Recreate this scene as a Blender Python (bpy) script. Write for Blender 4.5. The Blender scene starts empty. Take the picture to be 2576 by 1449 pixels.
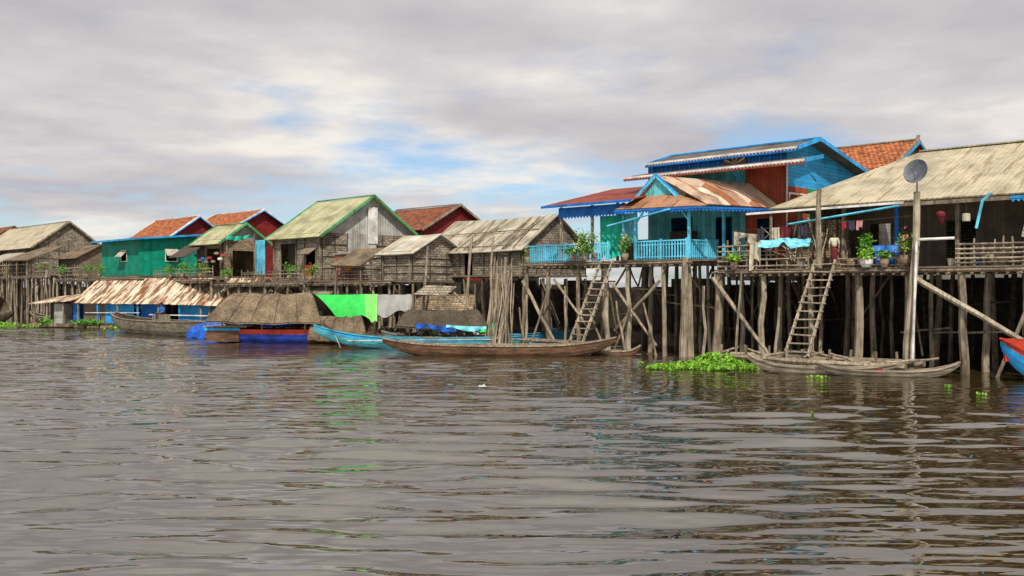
import bpy, math, random, bmesh
import numpy as np
from mathutils import Vector, Matrix, noise
R = random.Random(11)
rad = math.radians
scene = bpy.context.scene
C45 = math.sqrt(0.5)

# ------------------------------------------------------------------ materials
def nm(name, rough=0.8):
    m = bpy.data.materials.new(name); m.use_nodes = True
    nt = m.node_tree; b = nt.nodes['Principled BSDF']
    b.inputs['Roughness'].default_value = rough
    b.inputs['Specular IOR Level'].default_value = 0.25
    return m, nt, b
def N(nt, typ, **kw):
    n = nt.nodes.new(typ)
    for k, v in kw.items(): setattr(n, k, v)
    return n
def L(nt, a, b): nt.links.new(a, b)
def c4(c): return (c[0], c[1], c[2], 1)
def coords(nt, scale=(1,1,1), rot=(0,0,0)):
    tc = N(nt, 'ShaderNodeTexCoord'); mp = N(nt, 'ShaderNodeMapping')
    mp.inputs['Scale'].default_value = scale; mp.inputs['Rotation'].default_value = rot
    L(nt, tc.outputs['Object'], mp.inputs['Vector']); return mp.outputs['Vector']
def noise_f(nt, vec, scale, detail=5, rough=0.6):
    n = N(nt, 'ShaderNodeTexNoise'); n.inputs['Scale'].default_value = scale
    n.inputs['Detail'].default_value = detail; n.inputs['Roughness'].default_value = rough
    L(nt, vec, n.inputs['Vector']); return n.outputs['Fac']
def ramp(nt, fac, stops):
    r = N(nt, 'ShaderNodeValToRGB'); e = r.color_ramp.elements
    while len(e) < len(stops): e.new(0.5)
    for i, (p, c) in enumerate(stops):
        e[i].position = p; e[i].color = c4(c)
    L(nt, fac, r.inputs['Fac']); return r.outputs['Color']
def mixc(nt, fac, a, b, mode='MIX'):
    m = N(nt, 'ShaderNodeMix', data_type='RGBA', blend_type=mode)
    if hasattr(fac, 'node'): L(nt, fac, m.inputs['Factor'])
    else: m.inputs['Factor'].default_value = fac
    for v, k in ((a, 6), (b, 7)):
        if hasattr(v, 'node'): L(nt, v, m.inputs[k])
        else: m.inputs[k].default_value = c4(v)
    return m.outputs[2]
def mth(nt, op, a, b=None, c=None):
    m = N(nt, 'ShaderNodeMath', operation=op)
    for i, v in enumerate((a, b, c)):
        if v is None: continue
        if hasattr(v, 'node'): L(nt, v, m.inputs[i])
        else: m.inputs[i].default_value = v
    return m.outputs[0]
def bump(nt, b, h, strength=0.4, dist=0.03):
    n = N(nt, 'ShaderNodeBump'); n.inputs['Strength'].default_value = strength
    n.inputs['Distance'].default_value = dist
    L(nt, h, n.inputs['Height']); L(nt, n.outputs['Normal'], b.inputs['Normal'])
def stain(nt, col, lo=0.55, scale=0.9, vec=None):
    v = vec or coords(nt)
    f = noise_f(nt, v, scale, 6, 0.65)
    g = ramp(nt, f, [(0.36, (lo, lo, lo*0.97)), (0.58, (1.08, 1.07, 1.05))])
    return mixc(nt, 1.0, col, g, 'MULTIPLY')

def m_plain(name, c1, c2=None, scale=4, stretch=(1,1,1), rough=0.8, lo=0.55, b_=0.4):
    c2 = c2 or tuple(x*0.65 for x in c1)
    m, nt, b = nm(name, rough)
    v = coords(nt, stretch); f = noise_f(nt, v, scale)
    col = ramp(nt, f, [(0.35, c2), (0.62, c1)])
    L(nt, stain(nt, col, lo), b.inputs['Base Color'])
    bump(nt, b, f, b_, 0.03); return m
def wcoord(nt):
    tc = N(nt, 'ShaderNodeTexCoord'); sp = N(nt, 'ShaderNodeSeparateXYZ')
    L(nt, tc.outputs['Object'], sp.inputs[0])
    return sp.outputs['X'], sp.outputs['Y'], sp.outputs['Z'], mth(nt, 'ADD', sp.outputs['X'], sp.outputs['Y'])
def comb(nt, x, y, z=0.0):
    c = N(nt, 'ShaderNodeCombineXYZ')
    for i, v in enumerate((x, y, z)):
        if hasattr(v, 'node'): L(nt, v, c.inputs[i])
        else: c.inputs[i].default_value = v
    return c.outputs[0]
def m_weave(name, c1, c2, dark, w=0.35, h=0.16):
    m, nt, b = nm(name, 0.9)
    X, Y, Z, S = wcoord(nt); vec = comb(nt, S, Z)
    br = N(nt, 'ShaderNodeTexBrick'); L(nt, vec, br.inputs['Vector'])
    br.inputs['Color1'].default_value = c4(c1); br.inputs['Color2'].default_value = c4(c2)
    br.inputs['Mortar'].default_value = c4(dark); br.inputs['Scale'].default_value = 1
    br.inputs['Mortar Size'].default_value = 0.022; br.inputs['Mortar Smooth'].default_value = 0.6
    br.inputs['Brick Width'].default_value = w; br.inputs['Row Height'].default_value = h
    f = noise_f(nt, coords(nt, (1, 1, 1.6)), 5, 8, 0.75)
    g = ramp(nt, f, [(0.38, (0.42, 0.4, 0.38)), (0.6, (1.2, 1.18, 1.14))])
    col = mixc(nt, 1.0, br.outputs['Color'], g, 'MULTIPLY')
    L(nt, stain(nt, col, 0.5, 0.7), b.inputs['Base Color'])
    bump(nt, b, f, 0.6, 0.05); return m
def m_corr(name, cols, axis='X', rust=(0.2, 0.07, 0.03), amt=0.5, period=0.16, sheet=0.8, lo=0.6, cs=0.09, bs=0.5):
    m, nt, b = nm(name, 0.65)
    X, Y, Z, S = wcoord(nt); a = X if axis == 'X' else (Y if axis == 'Y' else S); o = Y if axis == 'X' else X
    sh = mth(nt, 'FLOOR', mth(nt, 'DIVIDE', a, sheet)); so = mth(nt, 'FLOOR', mth(nt, 'DIVIDE', o, 2.3))
    wn = N(nt, 'ShaderNodeTexWhiteNoise', noise_dimensions='2D'); L(nt, comb(nt, sh, so), wn.inputs['Vector'])
    stops = [(i/max(1, len(cols)-1), c) for i, c in enumerate(cols)]
    col = ramp(nt, wn.outputs['Value'], stops)
    st = (3.5, 0.5, 0.6) if axis == 'X' else ((0.5, 3.5, 0.6) if axis == 'Y' else (2.5, 2.5, 0.4))
    f = noise_f(nt, coords(nt, st), 0.9, 7, 0.7)
    lw = 0.68 - 0.3*amt
    fr = ramp(nt, f, [(lw, (0, 0, 0)), (lw+0.07, (1, 1, 1))])
    col = mixc(nt, fr, col, rust)
    w = mth(nt, 'SINE', mth(nt, 'MULTIPLY', a, 2*math.pi/period))
    g = mth(nt, 'MULTIPLY_ADD', w, cs, 0.95)  # shading of the corrugation ridges and valleys, multiplied into the sheet colour
    col = mixc(nt, 1.0, col, comb(nt, g, g, g), 'MULTIPLY')
    L(nt, stain(nt, col, lo, 0.8), b.inputs['Base Color'])
    bump(nt, b, w, bs, 0.03); return m
def m_tile(name, c1, c2, dark):
    m, nt, b = nm(name, 0.85)
    X, Y, Z, S = wcoord(nt); vec = comb(nt, X, Y)
    br = N(nt, 'ShaderNodeTexBrick'); L(nt, vec, br.inputs['Vector'])
    br.inputs['Color1'].default_value = c4(c1); br.inputs['Color2'].default_value = c4(c2)
    br.inputs['Mortar'].default_value = c4(dark); br.inputs['Scale'].default_value = 1
    br.inputs['Mortar Size'].default_value = 0.03
    br.inputs['Brick Width'].default_value = 0.3; br.inputs['Row Height'].default_value = 0.26
    f = noise_f(nt, coords(nt), 2.2, 7, 0.75)
    g = ramp(nt, f, [(0.4, (0.35, 0.33, 0.33)), (0.58, (1.15, 1.1, 1.05))])
    L(nt, mixc(nt, 1.0, br.outputs['Color'], g, 'MULTIPLY'), b.inputs['Base Color'])
    bump(nt, b, br.outputs['Fac'], -0.6, 0.05); return m
def m_siding(name, c, axis='Z', period=0.2, lo=0.65):
    m, nt, b = nm(name, 0.6)
    X, Y, Z, S = wcoord(nt); a = Z if axis == 'Z' else S
    fr = mth(nt, 'FRACT', mth(nt, 'DIVIDE', a, period))
    g = ramp(nt, fr, [(0.0, (0.35, 0.35, 0.35)), (0.14, (1, 1, 1)), (1.0, (0.86, 0.86, 0.86))])
    fl = mth(nt, 'FLOOR', mth(nt, 'DIVIDE', a, period))
    wn = N(nt, 'ShaderNodeTexWhiteNoise', noise_dimensions='1D'); L(nt, fl, wn.inputs['W'])
    v = mth(nt, 'MULTIPLY_ADD', wn.outputs['Value'], 0.3, 0.78)
    col = mixc(nt, 1.0, c, g, 'MULTIPLY'); col = mixc(nt, 1.0, col, comb(nt, v, v, v), 'MULTIPLY')
    L(nt, stain(nt, col, lo, 1.2), b.inputs['Base Color'])
    bump(nt, b, fr, 0.5, 0.03); return m
def m_leaf(name, cols):
    m, nt, b = nm(name, 0.6)
    f = noise_f(nt, coords(nt), 7, 2)
    L(nt, ramp(nt, f, [(0.35 + 0.3*i/(len(cols)-1), c) for i, c in enumerate(cols)]), b.inputs['Base Color'])
    return m

WOOD = m_plain('weathered_wood', (0.27, 0.215, 0.15), (0.09, 0.068, 0.048), 5, (1, 1, 0.25))
WOODD = m_plain('dark_wood', (0.09, 0.07, 0.05), (0.032, 0.024, 0.018), 5)
WOODG = m_plain('grey_post_wood', (0.36, 0.3, 0.22), (0.14, 0.108, 0.076), 5, (2, 2, 0.2))
WOODL = m_plain('pale_post_wood', (0.46, 0.39, 0.29), (0.2, 0.16, 0.115), 6, (2, 2, 0.2))
PLANK = m_siding('plank_wood', (0.21, 0.165, 0.12), 'S', 0.18)
PLANKH = m_siding('plank_wood_h', (0.23, 0.18, 0.125), 'Z', 0.2)
WEAVE = m_weave('woven_palm_grey', (0.43, 0.375, 0.3), (0.24, 0.205, 0.16), (0.055, 0.045, 0.035))
WEAVEB = m_weave('woven_palm_tan', (0.44, 0.35, 0.23), (0.27, 0.2, 0.13), (0.08, 0.055, 0.035), 0.25, 0.12)
THATCH = m_plain('thatch', (0.24, 0.175, 0.11), (0.07, 0.05, 0.034), 9, (1, 1, 3), lo=0.45, b_=0.9)
THATCHD = m_plain('thatch_dark', (0.1, 0.078, 0.056), (0.035, 0.027, 0.02), 9, (1, 1, 3), b_=0.9)
ROOFG = m_corr('roof_sheet_beige', [(0.36, 0.31, 0.21), (0.44, 0.38, 0.27), (0.39, 0.34, 0.24)], 'X', (0.27, 0.21, 0.13), 0.5, period=.22, cs=.05, bs=.25, lo=.68)
ROOFGREEN = m_corr('roof_sheet_green', [(0.33, 0.32, 0.18), (0.39, 0.38, 0.22), (0.35, 0.33, 0.2)], 'X', (0.24, 0.2, 0.11), 0.42, cs=.05, bs=.3)
ROOFGREY = m_corr('roof_sheet_grey', [(0.37, 0.33, 0.25), (0.45, 0.41, 0.32), (0.31, 0.27, 0.2)], 'X', (0.2, 0.15, 0.1), 0.5, cs=.06)
ROOFDK = m_corr('roof_sheet_dark', [(0.1, 0.085, 0.075), (0.14, 0.12, 0.1), (0.12, 0.07, 0.05)], 'X', (0.13, 0.05, 0.03), 0.4)
ROOFPALE = m_corr('roof_sheet_pale', [(0.5, 0.47, 0.4), (0.42, 0.37, 0.27), (0.58, 0.56, 0.5)], 'X', (0.25, 0.16, 0.1), 0.3)
RUSTY = m_corr('roof_sheet_rusty', [(0.28, 0.1, 0.045), (0.34, 0.14, 0.065), (0.6, 0.48, 0.36), (0.24, 0.08, 0.035), (0.64, 0.54, 0.42)], 'Y', (0.22, 0.075, 0.03), 0.5, sheet=0.42)
RUSTX = m_corr('roof_sheet_rust_eave', [(0.28, 0.11, 0.05), (0.4, 0.22, 0.13), (0.24, 0.09, 0.04)], 'X', (0.18, 0.07, 0.03), 0.45, sheet=0.6)
RUSTWHITE = m_corr('roof_sheet_white_rust', [(0.7, 0.6, 0.44), (0.6, 0.5, 0.36), (0.75, 0.66, 0.5)], 'X', (0.2, 0.075, 0.03), 0.72, sheet=0.9, lo=.5)
REDROOF = m_corr('roof_sheet_red', [(0.2, 0.035, 0.022), (0.25, 0.048, 0.028)], 'X', (0.11, 0.03, 0.02), 0.35)
TILE = m_tile('clay_tile', (0.54, 0.18, 0.06), (0.38, 0.115, 0.04), (0.1, 0.035, 0.02))
TILED = m_tile('clay_tile_dark', (0.34, 0.115, 0.05), (0.22, 0.07, 0.032), (0.06, 0.022, 0.015))
BLUE = m_siding('blue_siding', (0.035, 0.38, 0.78))
BLUEP = m_plain('blue_paint', (0.03, 0.34, 0.74), (0.025, 0.25, 0.56), 3, rough=0.5)
BLUED = m_plain('deep_blue_paint', (0.012, 0.17, 0.58), (0.01, 0.11, 0.4), 3, rough=0.5)
AQUA = m_siding('aqua_wall', (0.14, 0.54, 0.6), 'S', 0.3)
AQUAP = m_plain('aqua_paint', (0.14, 0.6, 0.82), (0.1, 0.45, 0.66), 3, rough=0.5)
REDW = m_siding('red_brown_boards', (0.36, 0.06, 0.025), 'S', 0.22)
MAROON = m_siding('maroon_boards', (0.24, 0.018, 0.018), 'Z', 0.25)
GREENW = m_siding('green_sheet_wall', (0.0, 0.27, 0.17), 'S', 0.24)
GREENC = m_siding('green_corrugated', (0.02, 0.28, 0.09), 'S', 0.16)
GREYB = m_siding('grey_boards', (0.36, 0.36, 0.33), 'Z', 0.2)
GREYM = m_corr('grey_metal_wall', [(0.42, 0.41, 0.37), (0.5, 0.49, 0.45), (0.34, 0.33, 0.29), (0.58, 0.58, 0.56)], 'S', (0.32, 0.25, 0.17), 0.35, sheet=0.9)
WHITE = m_plain('white_paint', (0.78, 0.76, 0.72), (0.6, 0.58, 0.55), 3, rough=0.5)
GREENT = m_plain('green_trim', (0.1, 0.34, 0.14), (0.06, 0.22, 0.1), 3)
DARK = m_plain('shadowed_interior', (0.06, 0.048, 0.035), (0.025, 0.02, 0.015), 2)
MUD = m_plain('mud', (0.09, 0.066, 0.042), (0.04, 0.03, 0.02), 1.2)
STRAKE = m_plain('boat_wood_grey', (0.23, 0.2, 0.145), (0.08, 0.068, 0.05), 4, (0.4, 1, 3))
BOATB = m_plain('boat_wood_brown', (0.17, 0.085, 0.045), (0.055, 0.03, 0.02), 4, (0.4, 1, 3), rough=0.5)
CANOE = m_plain('boat_wood_pale', (0.36, 0.3, 0.22), (0.14, 0.11, 0.08), 4, (0.4, 1, 3))
BOATBLUE = m_plain('boat_blue', (0.015, 0.05, 0.38), (0.01, 0.03, 0.2), 3, rough=0.5)
BOATRED = m_plain('boat_red', (0.55, 0.05, 0.02), (0.32, 0.03, 0.015), 3, rough=0.5)
BOATAQUA = m_plain('boat_aqua', (0.05, 0.4, 0.5), (0.07, 0.2, 0.24), 4, (.6, 1, 2), rough=0.5)
TARPB = m_plain('blue_tarp', (0.012, 0.12, 0.56), (0.01, 0.06, 0.34), 5, rough=0.5)
CLG = m_plain('cloth_green', (0.06, 0.76, 0.13), (0.05, 0.6, 0.11), 2, lo=0.85)
CLY = m_plain('cloth_lime', (0.3, 0.85, 0.22), (0.25, 0.7, 0.18), 2, lo=0.85)
CLW = m_plain('cloth_grey', (0.42, 0.42, 0.4), (0.33, 0.33, 0.31), 2, lo=0.8)
CLA = m_plain('cloth_aqua', (0.25, 0.72, 0.8), (0.12, 0.48, 0.66), 3, lo=0.7)
CLT = m_plain('cloth_net_green', (0.02, 0.48, 0.32), (0.02, 0.3, 0.2), 3, lo=0.8)
CLR = m_plain('cloth_red', (0.4, 0.03, 0.04), (0.28, 0.02, 0.03), 3)
CLM = m_plain('cloth_maroon', (0.18, 0.02, 0.03), (0.1, 0.015, 0.02), 3)
CLP = m_plain('cloth_pink', (0.5, 0.25, 0.24), (0.4, 0.18, 0.18), 3)
CLD = m_plain('cloth_dark', (0.05, 0.05, 0.08), (0.03, 0.03, 0.05), 3)
CLC = m_plain('cloth_cream', (0.58, 0.54, 0.42), (0.42, 0.37, 0.28), 3)
CLO = m_plain('cloth_orange', (0.7, 0.25, 0.03), (0.5, 0.18, 0.03), 3)
LEAF = m_leaf('leaves', [(0.03, 0.1, 0.012), (0.08, 0.22, 0.025), (0.16, 0.36, 0.04)])
HYAC = m_leaf('hyacinth_leaves', [(0.06, 0.16, 0.012), (0.15, 0.33, 0.025), (0.28, 0.48, 0.045)])
FLY = m_plain('flower_yellow', (0.8, 0.7, 0.2), (0.7, 0.6, 0.3), 3)
FLP = m_plain('flower_pink', (0.7, 0.2, 0.2), (0.6, 0.12, 0.15), 3)
POT = m_plain('clay_pot', (0.32, 0.24, 0.16), (0.2, 0.14, 0.09), 4)
PLBLUE = m_plain('plastic_blue', (0.02, 0.15, 0.5), (0.02, 0.12, 0.4), 2, rough=0.4)
METAL = m_plain('dish_metal', (0.16, 0.17, 0.2), (0.11, 0.12, 0.14), 3, rough=0.5)
RUBBER = m_plain('rubber', (0.03, 0.03, 0.03), (0.02, 0.02, 0.02), 3)
SKIN = m_plain('skin', (0.3, 0.16, 0.09), (0.25, 0.13, 0.07), 3)
HAIR = m_plain('hair', (0.015, 0.012, 0.01), (0.01, 0.01, 0.01), 3)

# ------------------------------------------------------------------ geometry groups
def W(s, t, z=0): return Vector(((t-s)*C45, (s+t)*C45, z))
class G:
    def __init__(g, name, loc=(0, 0, 0), yaw=0, vil=None):
        g.parts = {}
        if vil:
            s0, t0 = vil; loc = W(s0, t0, 0); yaw = rad(-45)
            g.cv = lambda p: (-(p[0]-s0), p[1]-t0, p[2])
        else: g.cv = lambda p: (p[0], p[1], p[2])
        e = bpy.data.objects.new(name, None); e.empty_display_size = 0.3
        scene.collection.objects.link(e); e.location = loc; e.rotation_euler = (0, 0, yaw); g.e = e
    def _p(g, part, mat):
        k = (part, mat.name)
        if k not in g.parts: g.parts[k] = ([], [], mat)
        return g.parts[k]
    def add(g, part, mat, vs, fs):
        V, F, _ = g._p(part, mat); o = len(V)
        V.extend(g.cv(v) for v in vs); F.extend(tuple(i+o for i in f) for f in fs)
    def poly(g, part, mat, pts): g.add(part, mat, pts, [tuple(range(len(pts)))])
    def slab(g, part, mat, pts, th=0.06):
        pts = [Vector(p) for p in pts]; n = (pts[1]-pts[0]).cross(pts[2]-pts[0]).normalized()
        if n.z < 0: n = -n
        k = len(pts); q = [p-n*th for p in pts]
        g.add(part, mat, pts+q, [tuple(range(k)), tuple(range(2*k-1, k-1, -1))] + [(i, (i+1) % k, k+(i+1) % k, k+i) for i in range(k)])
    def box(g, part, mat, a, b):
        x0, y0, z0 = [min(a[i], b[i]) for i in range(3)]; x1, y1, z1 = [max(a[i], b[i]) for i in range(3)]
        g.add(part, mat, [(x0,y0,z0),(x1,y0,z0),(x1,y1,z0),(x0,y1,z0),(x0,y0,z1),(x1,y0,z1),(x1,y1,z1),(x0,y1,z1)],
              [(0,1,2,3),(4,5,6,7),(0,1,5,4),(1,2,6,5),(2,3,7,6),(3,0,4,7)])
    def bar(g, part, mat, p, q, w=0.08, h=None):
        h = h or w; p = Vector(p); q = Vector(q); d = (q-p).normalized()
        up = Vector((0, 0, 1)) if abs(d.z) < 0.9 else Vector((0, 1, 0))
        a = d.cross(up).normalized()*w/2; b = a.cross(d).normalized()*h/2
        vs = [e+s1*a+s2*b for e in (p, q) for s1, s2 in ((-1,-1),(1,-1),(1,1),(-1,1))]
        g.add(part, mat, vs, [(0,1,2,3),(4,5,6,7),(0,1,5,4),(1,2,6,5),(2,3,7,6),(3,0,4,7)])
    def tube(g, part, mat, pts, rs, n=6, cap=True):
        pts = [Vector(p) for p in pts]
        if not isinstance(rs, (list, tuple)): rs = [rs]*len(pts)
        vs = []; fs = []
        for i, p in enumerate(pts):
            d = (pts[min(i+1, len(pts)-1)]-pts[max(i-1, 0)]).normalized()
            up = Vector((0, 0, 1)) if abs(d.z) < 0.9 else Vector((0, 1, 0))
            a = d.cross(up).normalized(); b = a.cross(d)
            for j in range(n):
                t = 2*math.pi*j/n; vs.append(p + (a*math.cos(t)+b*math.sin(t))*rs[i])
        for i in range(len(pts)-1):
            for j in range(n): fs.append((i*n+j, i*n+(j+1) % n, (i+1)*n+(j+1) % n, (i+1)*n+j))
        if cap: fs.append(tuple(range(n))); fs.append(tuple(range(len(vs)-1, len(vs)-n-1, -1)))
        g.add(part, mat, vs, fs)
    def stick(g, part, mat, p, q, r=0.05, wob=0.03, n=6):
        p = Vector(p); q = Vector(q); k = 4; pts = []
        for i in range(k+1):
            m = p.lerp(q, i/k)
            if 0 < i < k: m = m+Vector((R.uniform(-wob, wob), R.uniform(-wob, wob), R.uniform(-wob, wob)*0.5))
            pts.append(m)
        g.tube(part, mat, pts, [r*(1.1-0.28*i/k) for i in range(k+1)], n)
    def lathe(g, part, mat, c, prof, n=14, axis=None):
        c = Vector(c); vs = []; fs = []
        q = axis.to_track_quat('Z', 'Y') if axis is not None else None
        for r, z in prof:
            for j in range(n):
                v = Vector((r*math.cos(2*math.pi*j/n), r*math.sin(2*math.pi*j/n), z))
                if q: v = q @ v
                vs.append(c+v)
        for i in range(len(prof)-1):
            for j in range(n): fs.append((i*n+j, i*n+(j+1) % n, (i+1)*n+(j+1) % n, (i+1)*n+j))
        g.add(part, mat, vs, fs)
    def grid(g, part, mat, fn, nu, nv):
        vs = [fn(i/nu, j/nv) for j in range(nv+1) for i in range(nu+1)]
        g.add(part, mat, vs, [(j*(nu+1)+i, j*(nu+1)+i+1, (j+1)*(nu+1)+i+1, (j+1)*(nu+1)+i) for j in range(nv) for i in range(nu)])
    def leaves(g, part, mat, c, rx, ry, rz, n, size=0.12, flat=False):
        c = Vector(c); vs = []; fs = []
        cl = [Vector((R.uniform(-.6, .6), R.uniform(-.6, .6), R.uniform(-.6, .7))) for _ in range(6)]
        for i in range(n):
            k = R.choice(cl); d = Vector((R.gauss(0, .3), R.gauss(0, .3), R.gauss(0, .3)))
            p = k+d; p = c+Vector((p.x*rx, p.y*ry, p.z*rz))
            a = Vector((R.uniform(-1, 1), R.uniform(-1, 1), R.uniform(-.6, .9))).normalized()
            b = a.cross(Vector((R.uniform(-1, 1), R.uniform(-1, 1), R.uniform(-1, 1)))).normalized()
            s = size*R.uniform(.6, 1.3); o = len(vs)
            vs += [p-a*s, p+b*s*.38, p+a*s, p-b*s*.38]; fs.append((o, o+1, o+2, o+3))
        g.add(part, mat, vs, fs)
    def done(g, smooth=()):
        for (part, _), (V, F, mat) in g.parts.items():
            me = bpy.data.meshes.new(part); me.from_pydata(V, [], F); me.materials.append(mat)
            bm = bmesh.new(); bm.from_mesh(me); bmesh.ops.recalc_face_normals(bm, faces=bm.faces); bm.to_mesh(me); bm.free()
            if part in smooth:
                for p in me.polygons: p.use_smooth = True
            o = bpy.data.objects.new(part, me); scene.collection.objects.link(o); o.parent = g.e
        return g.e

# ---- village building helpers (s = along the river, t = inland, z = up)
def wall(g, part, mat, ax, c, a0, a1, z0, z1, holes=()):
    A = sorted({a0, a1, *[h[0] for h in holes], *[h[1] for h in holes]}); Z = sorted({z0, z1, *[h[2] for h in holes], *[h[3] for h in holes]})
    for i in range(len(A)-1):
        for j in range(len(Z)-1):
            am = (A[i]+A[i+1])/2; zm = (Z[j]+Z[j+1])/2
            if any(h[0] < am < h[1] and h[2] < zm < h[3] for h in holes): continue
            if ax == 's': g.poly(part, mat, [(A[i], c, Z[j]), (A[i+1], c, Z[j]), (A[i+1], c, Z[j+1]), (A[i], c, Z[j+1])])
            else: g.poly(part, mat, [(c, A[i], Z[j]), (c, A[i+1], Z[j]), (c, A[i+1], Z[j+1]), (c, A[i], Z[j+1])])
def frame(g, ax, c, h, mat, w=0.07):
    o = -0.04
    def P(a, z): return (a, c+o, z) if ax == 's' else (c+o, a, z)
    for p, q in ((P(h[0], h[2]), P(h[0], h[3])), (P(h[1], h[2]), P(h[1], h[3])), (P(h[0]-.03, h[3]+.04), P(h[1]+.03, h[3]+.04)), (P(h[0]-.03, h[2]-.04), P(h[1]+.03, h[2]-.04))):
        g.bar('window_frame', mat, p, q, w)
def roof2(g, mat, s0, s1, t0, t1, eave, ridge, rt=None, oh=0.5, trim=None, ends=0.4, th=0.07, eave2=None, sag=0.0, mat2=None):
    rt = rt or (t0+t1)/2; eave2 = eave if eave2 is None else eave2
    a, b = s0-ends, s1+ends
    sl = (ridge-eave)/(rt-t0); sl2 = (ridge-eave2)/(t1-rt)
    f = (t0-oh, eave-sl*oh); k = (t1+oh, eave2-sl2*oh)
    nseg = 8
    for i in range(nseg):
        x0 = a+(b-a)*i/nseg; x1 = a+(b-a)*(i+1)/nseg
        z0 = -sag*math.sin(math.pi*i/nseg)+0; z1 = -sag*math.sin(math.pi*(i+1)/nseg)
        g.slab('roof', mat, [(x0, f[0], f[1]+z0*.6), (x1, f[0], f[1]+z1*.6), (x1, rt, ridge+z1), (x0, rt, ridge+z0)], th)
        g.slab('roof', mat2 or mat, [(x0, rt, ridge+z0), (x1, rt, ridge+z1), (x1, k[0], k[1]), (x0, k[0], k[1])], th)
    if trim:
        for x in (a, b):
            g.bar('barge_board', trim, (x, f[0], f[1]-.02), (x, rt, ridge-.01), 0.06, 0.2)
            g.bar('barge_board', trim, (x, rt, ridge-.01), (x, k[0], k[1]-.02), 0.06, 0.2)
        g.bar('ridge_cap', trim, (a, rt, ridge+.05), (b, rt, ridge+.05), 0.16, 0.08)
    return f, k
def stilts(g, s0, s1, t0, t1, zf, ds=1.8, dt=2.2, r=0.12, brace=0.4, mat=None, deck=True, zb=-0.8):
    ns = max(1, round((s1-s0)/ds)); ntt = max(1, round((t1-t0)/dt))
    for i in range(ns+1):
        for j in range(ntt+1):
            s = s0+(s1-s0)*i/ns; t = t0+(t1-t0)*j/ntt
            if 0 < i < ns: s += R.uniform(-.3, .3)
            t += R.uniform(-.1, .1) if j == 0 else R.uniform(-.3, .3)
            mm = R.choice((WOODG, WOODG, WOODL, WOOD)) if j == 0 and deck else (WOODG if j < 2 and deck else R.choice((WOOD, WOODD)))  # back-row posts and braces get darker wood, painting in the under-deck shade
            rr = r*(1.25 if j == 0 and deck else .85)
            g.stick('stilts', mm, (s+R.uniform(-.15, .15), t+R.uniform(-.1, .1), zb), (s, t, zf-0.1), rr*R.uniform(.7, 1.25), 0.08, 7)
            if j > 0 and R.random() < brace:
                g.stick('braces', WOOD, (s, t-.15, zf-.3), (s+R.choice((-1, 1))*R.uniform(1.2, 2.4), t-.12, R.uniform(0.2, zf*.5)), .055, .04)
            if j > 0 and R.random() < brace*.5:
                zz = R.uniform(.8, zf-.8); g.stick('braces', WOODG if j < 2 else WOODD, (s-.8, t-.14, zz), (s+R.uniform(1.2, 3), t-.14, zz+R.uniform(-.3, .3)), .045, .04)
            if R.random() < brace*.4:
                g.stick('braces', WOOD, (s, t, zf-.4), (s+.1, t+R.uniform(1, 2.2), R.uniform(.3, zf*.6)), .05, .04)
    if deck:
        g.box('deck', PLANK, (s0-.15, t0-.25, zf-.07), (s1+.15, t1+.1, zf))
        for j in range(3):
            t = t0-.1+j*(t1-t0)*.45
            g.stick('joists', WOOD, (s0-.4, t-.12, zf-.17), (s1+.3, t-.12, zf-.17+R.uniform(-.03, .03)), .08, .03)
        n = int((s1-s0)/.45)
        for i in range(n):
            s = s0+(s1-s0)*(i+.5)/n; g.stick('joists', WOOD, (s, t0-.25-R.uniform(0, .3), zf-.3), (s+R.uniform(-.1, .1), t0+1.5, zf-.3), R.uniform(.035, .06), .01)
def stick_fence(g, p, q, h=1.0, sp=0.45, rails=3, r=.025, mat=None):
    p = Vector(p); q = Vector(q); n = max(2, int((q-p).length/sp))
    for i in range(n+1):
        m = p.lerp(q, i/n); g.stick('stick_fence', mat or R.choice((WOOD, WOODG)), m, m+Vector((R.uniform(-.06, .06), 0, h*R.uniform(.8, 1.25))), r*R.uniform(.8, 1.6), .02)
    for k in range(rails):
        z = h*(k+.6)/rails; g.stick('stick_fence', mat or R.choice((WOODG, WOODL, WOOD)), p+Vector((0, -.04, z)), q+Vector((0, -.04, z+R.uniform(-.1, .1))), r*1.3, .04)
def balustrade(g, p, q, mat, h=0.95, sp=0.17):
    p = Vector(p); q = Vector(q); n = int((q-p).length/sp)
    up = Vector((0, 0, 1))
    g.bar('balustrade', mat, p+up*h, q+up*h, .09, .07); g.bar('balustrade', mat, p+up*.12, q+up*.12, .06, .05); g.bar('balustrade', mat, p+up*(h-.2), q+up*(h-.2), .05, .04)
    for i in range(n+1):
        m = p.lerp(q, i/n); w = .1 if i % 9 == 0 or i == n else .055
        g.bar('balustrade', mat, m, m+up*(h+(.1 if w > .06 else 0)), w)
def scallop(g, part, mat, p, q, h=0.22, w=0.22):
    p = Vector(p); q = Vector(q); n = int((q-p).length/w); up = Vector((0, 0, 1))
    g.bar(part, mat, p, q, .04, .1)
    for i in range(n):
        a = p.lerp(q, i/n); b = p.lerp(q, (i+1)/n); m = (a+b)/2
        g.poly(part, mat, [a, b, b-up*h*.4, m-up*h, a-up*h*.4])
def cloth(g, part, mat, p, q, drop, folds=5, amp=.06, n=18, nz=6, uneven=.08):
    p = Vector(p); q = Vector(q); d = (q-p); nrm = Vector((-d.y, d.x, 0)).normalized(); ph = R.uniform(0, 6)
    def f(u, v):
        m = p.lerp(q, u); sag = -.1*math.sin(math.pi*u)*d.length*.15
        return m+nrm*(amp*math.sin(u*folds*6.28+ph+v*.8)*(.3+v))+Vector((0, 0, sag-v*(drop+uneven*math.sin(u*7+ph))))
    g.grid(part, mat, f, n, nz)
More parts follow.
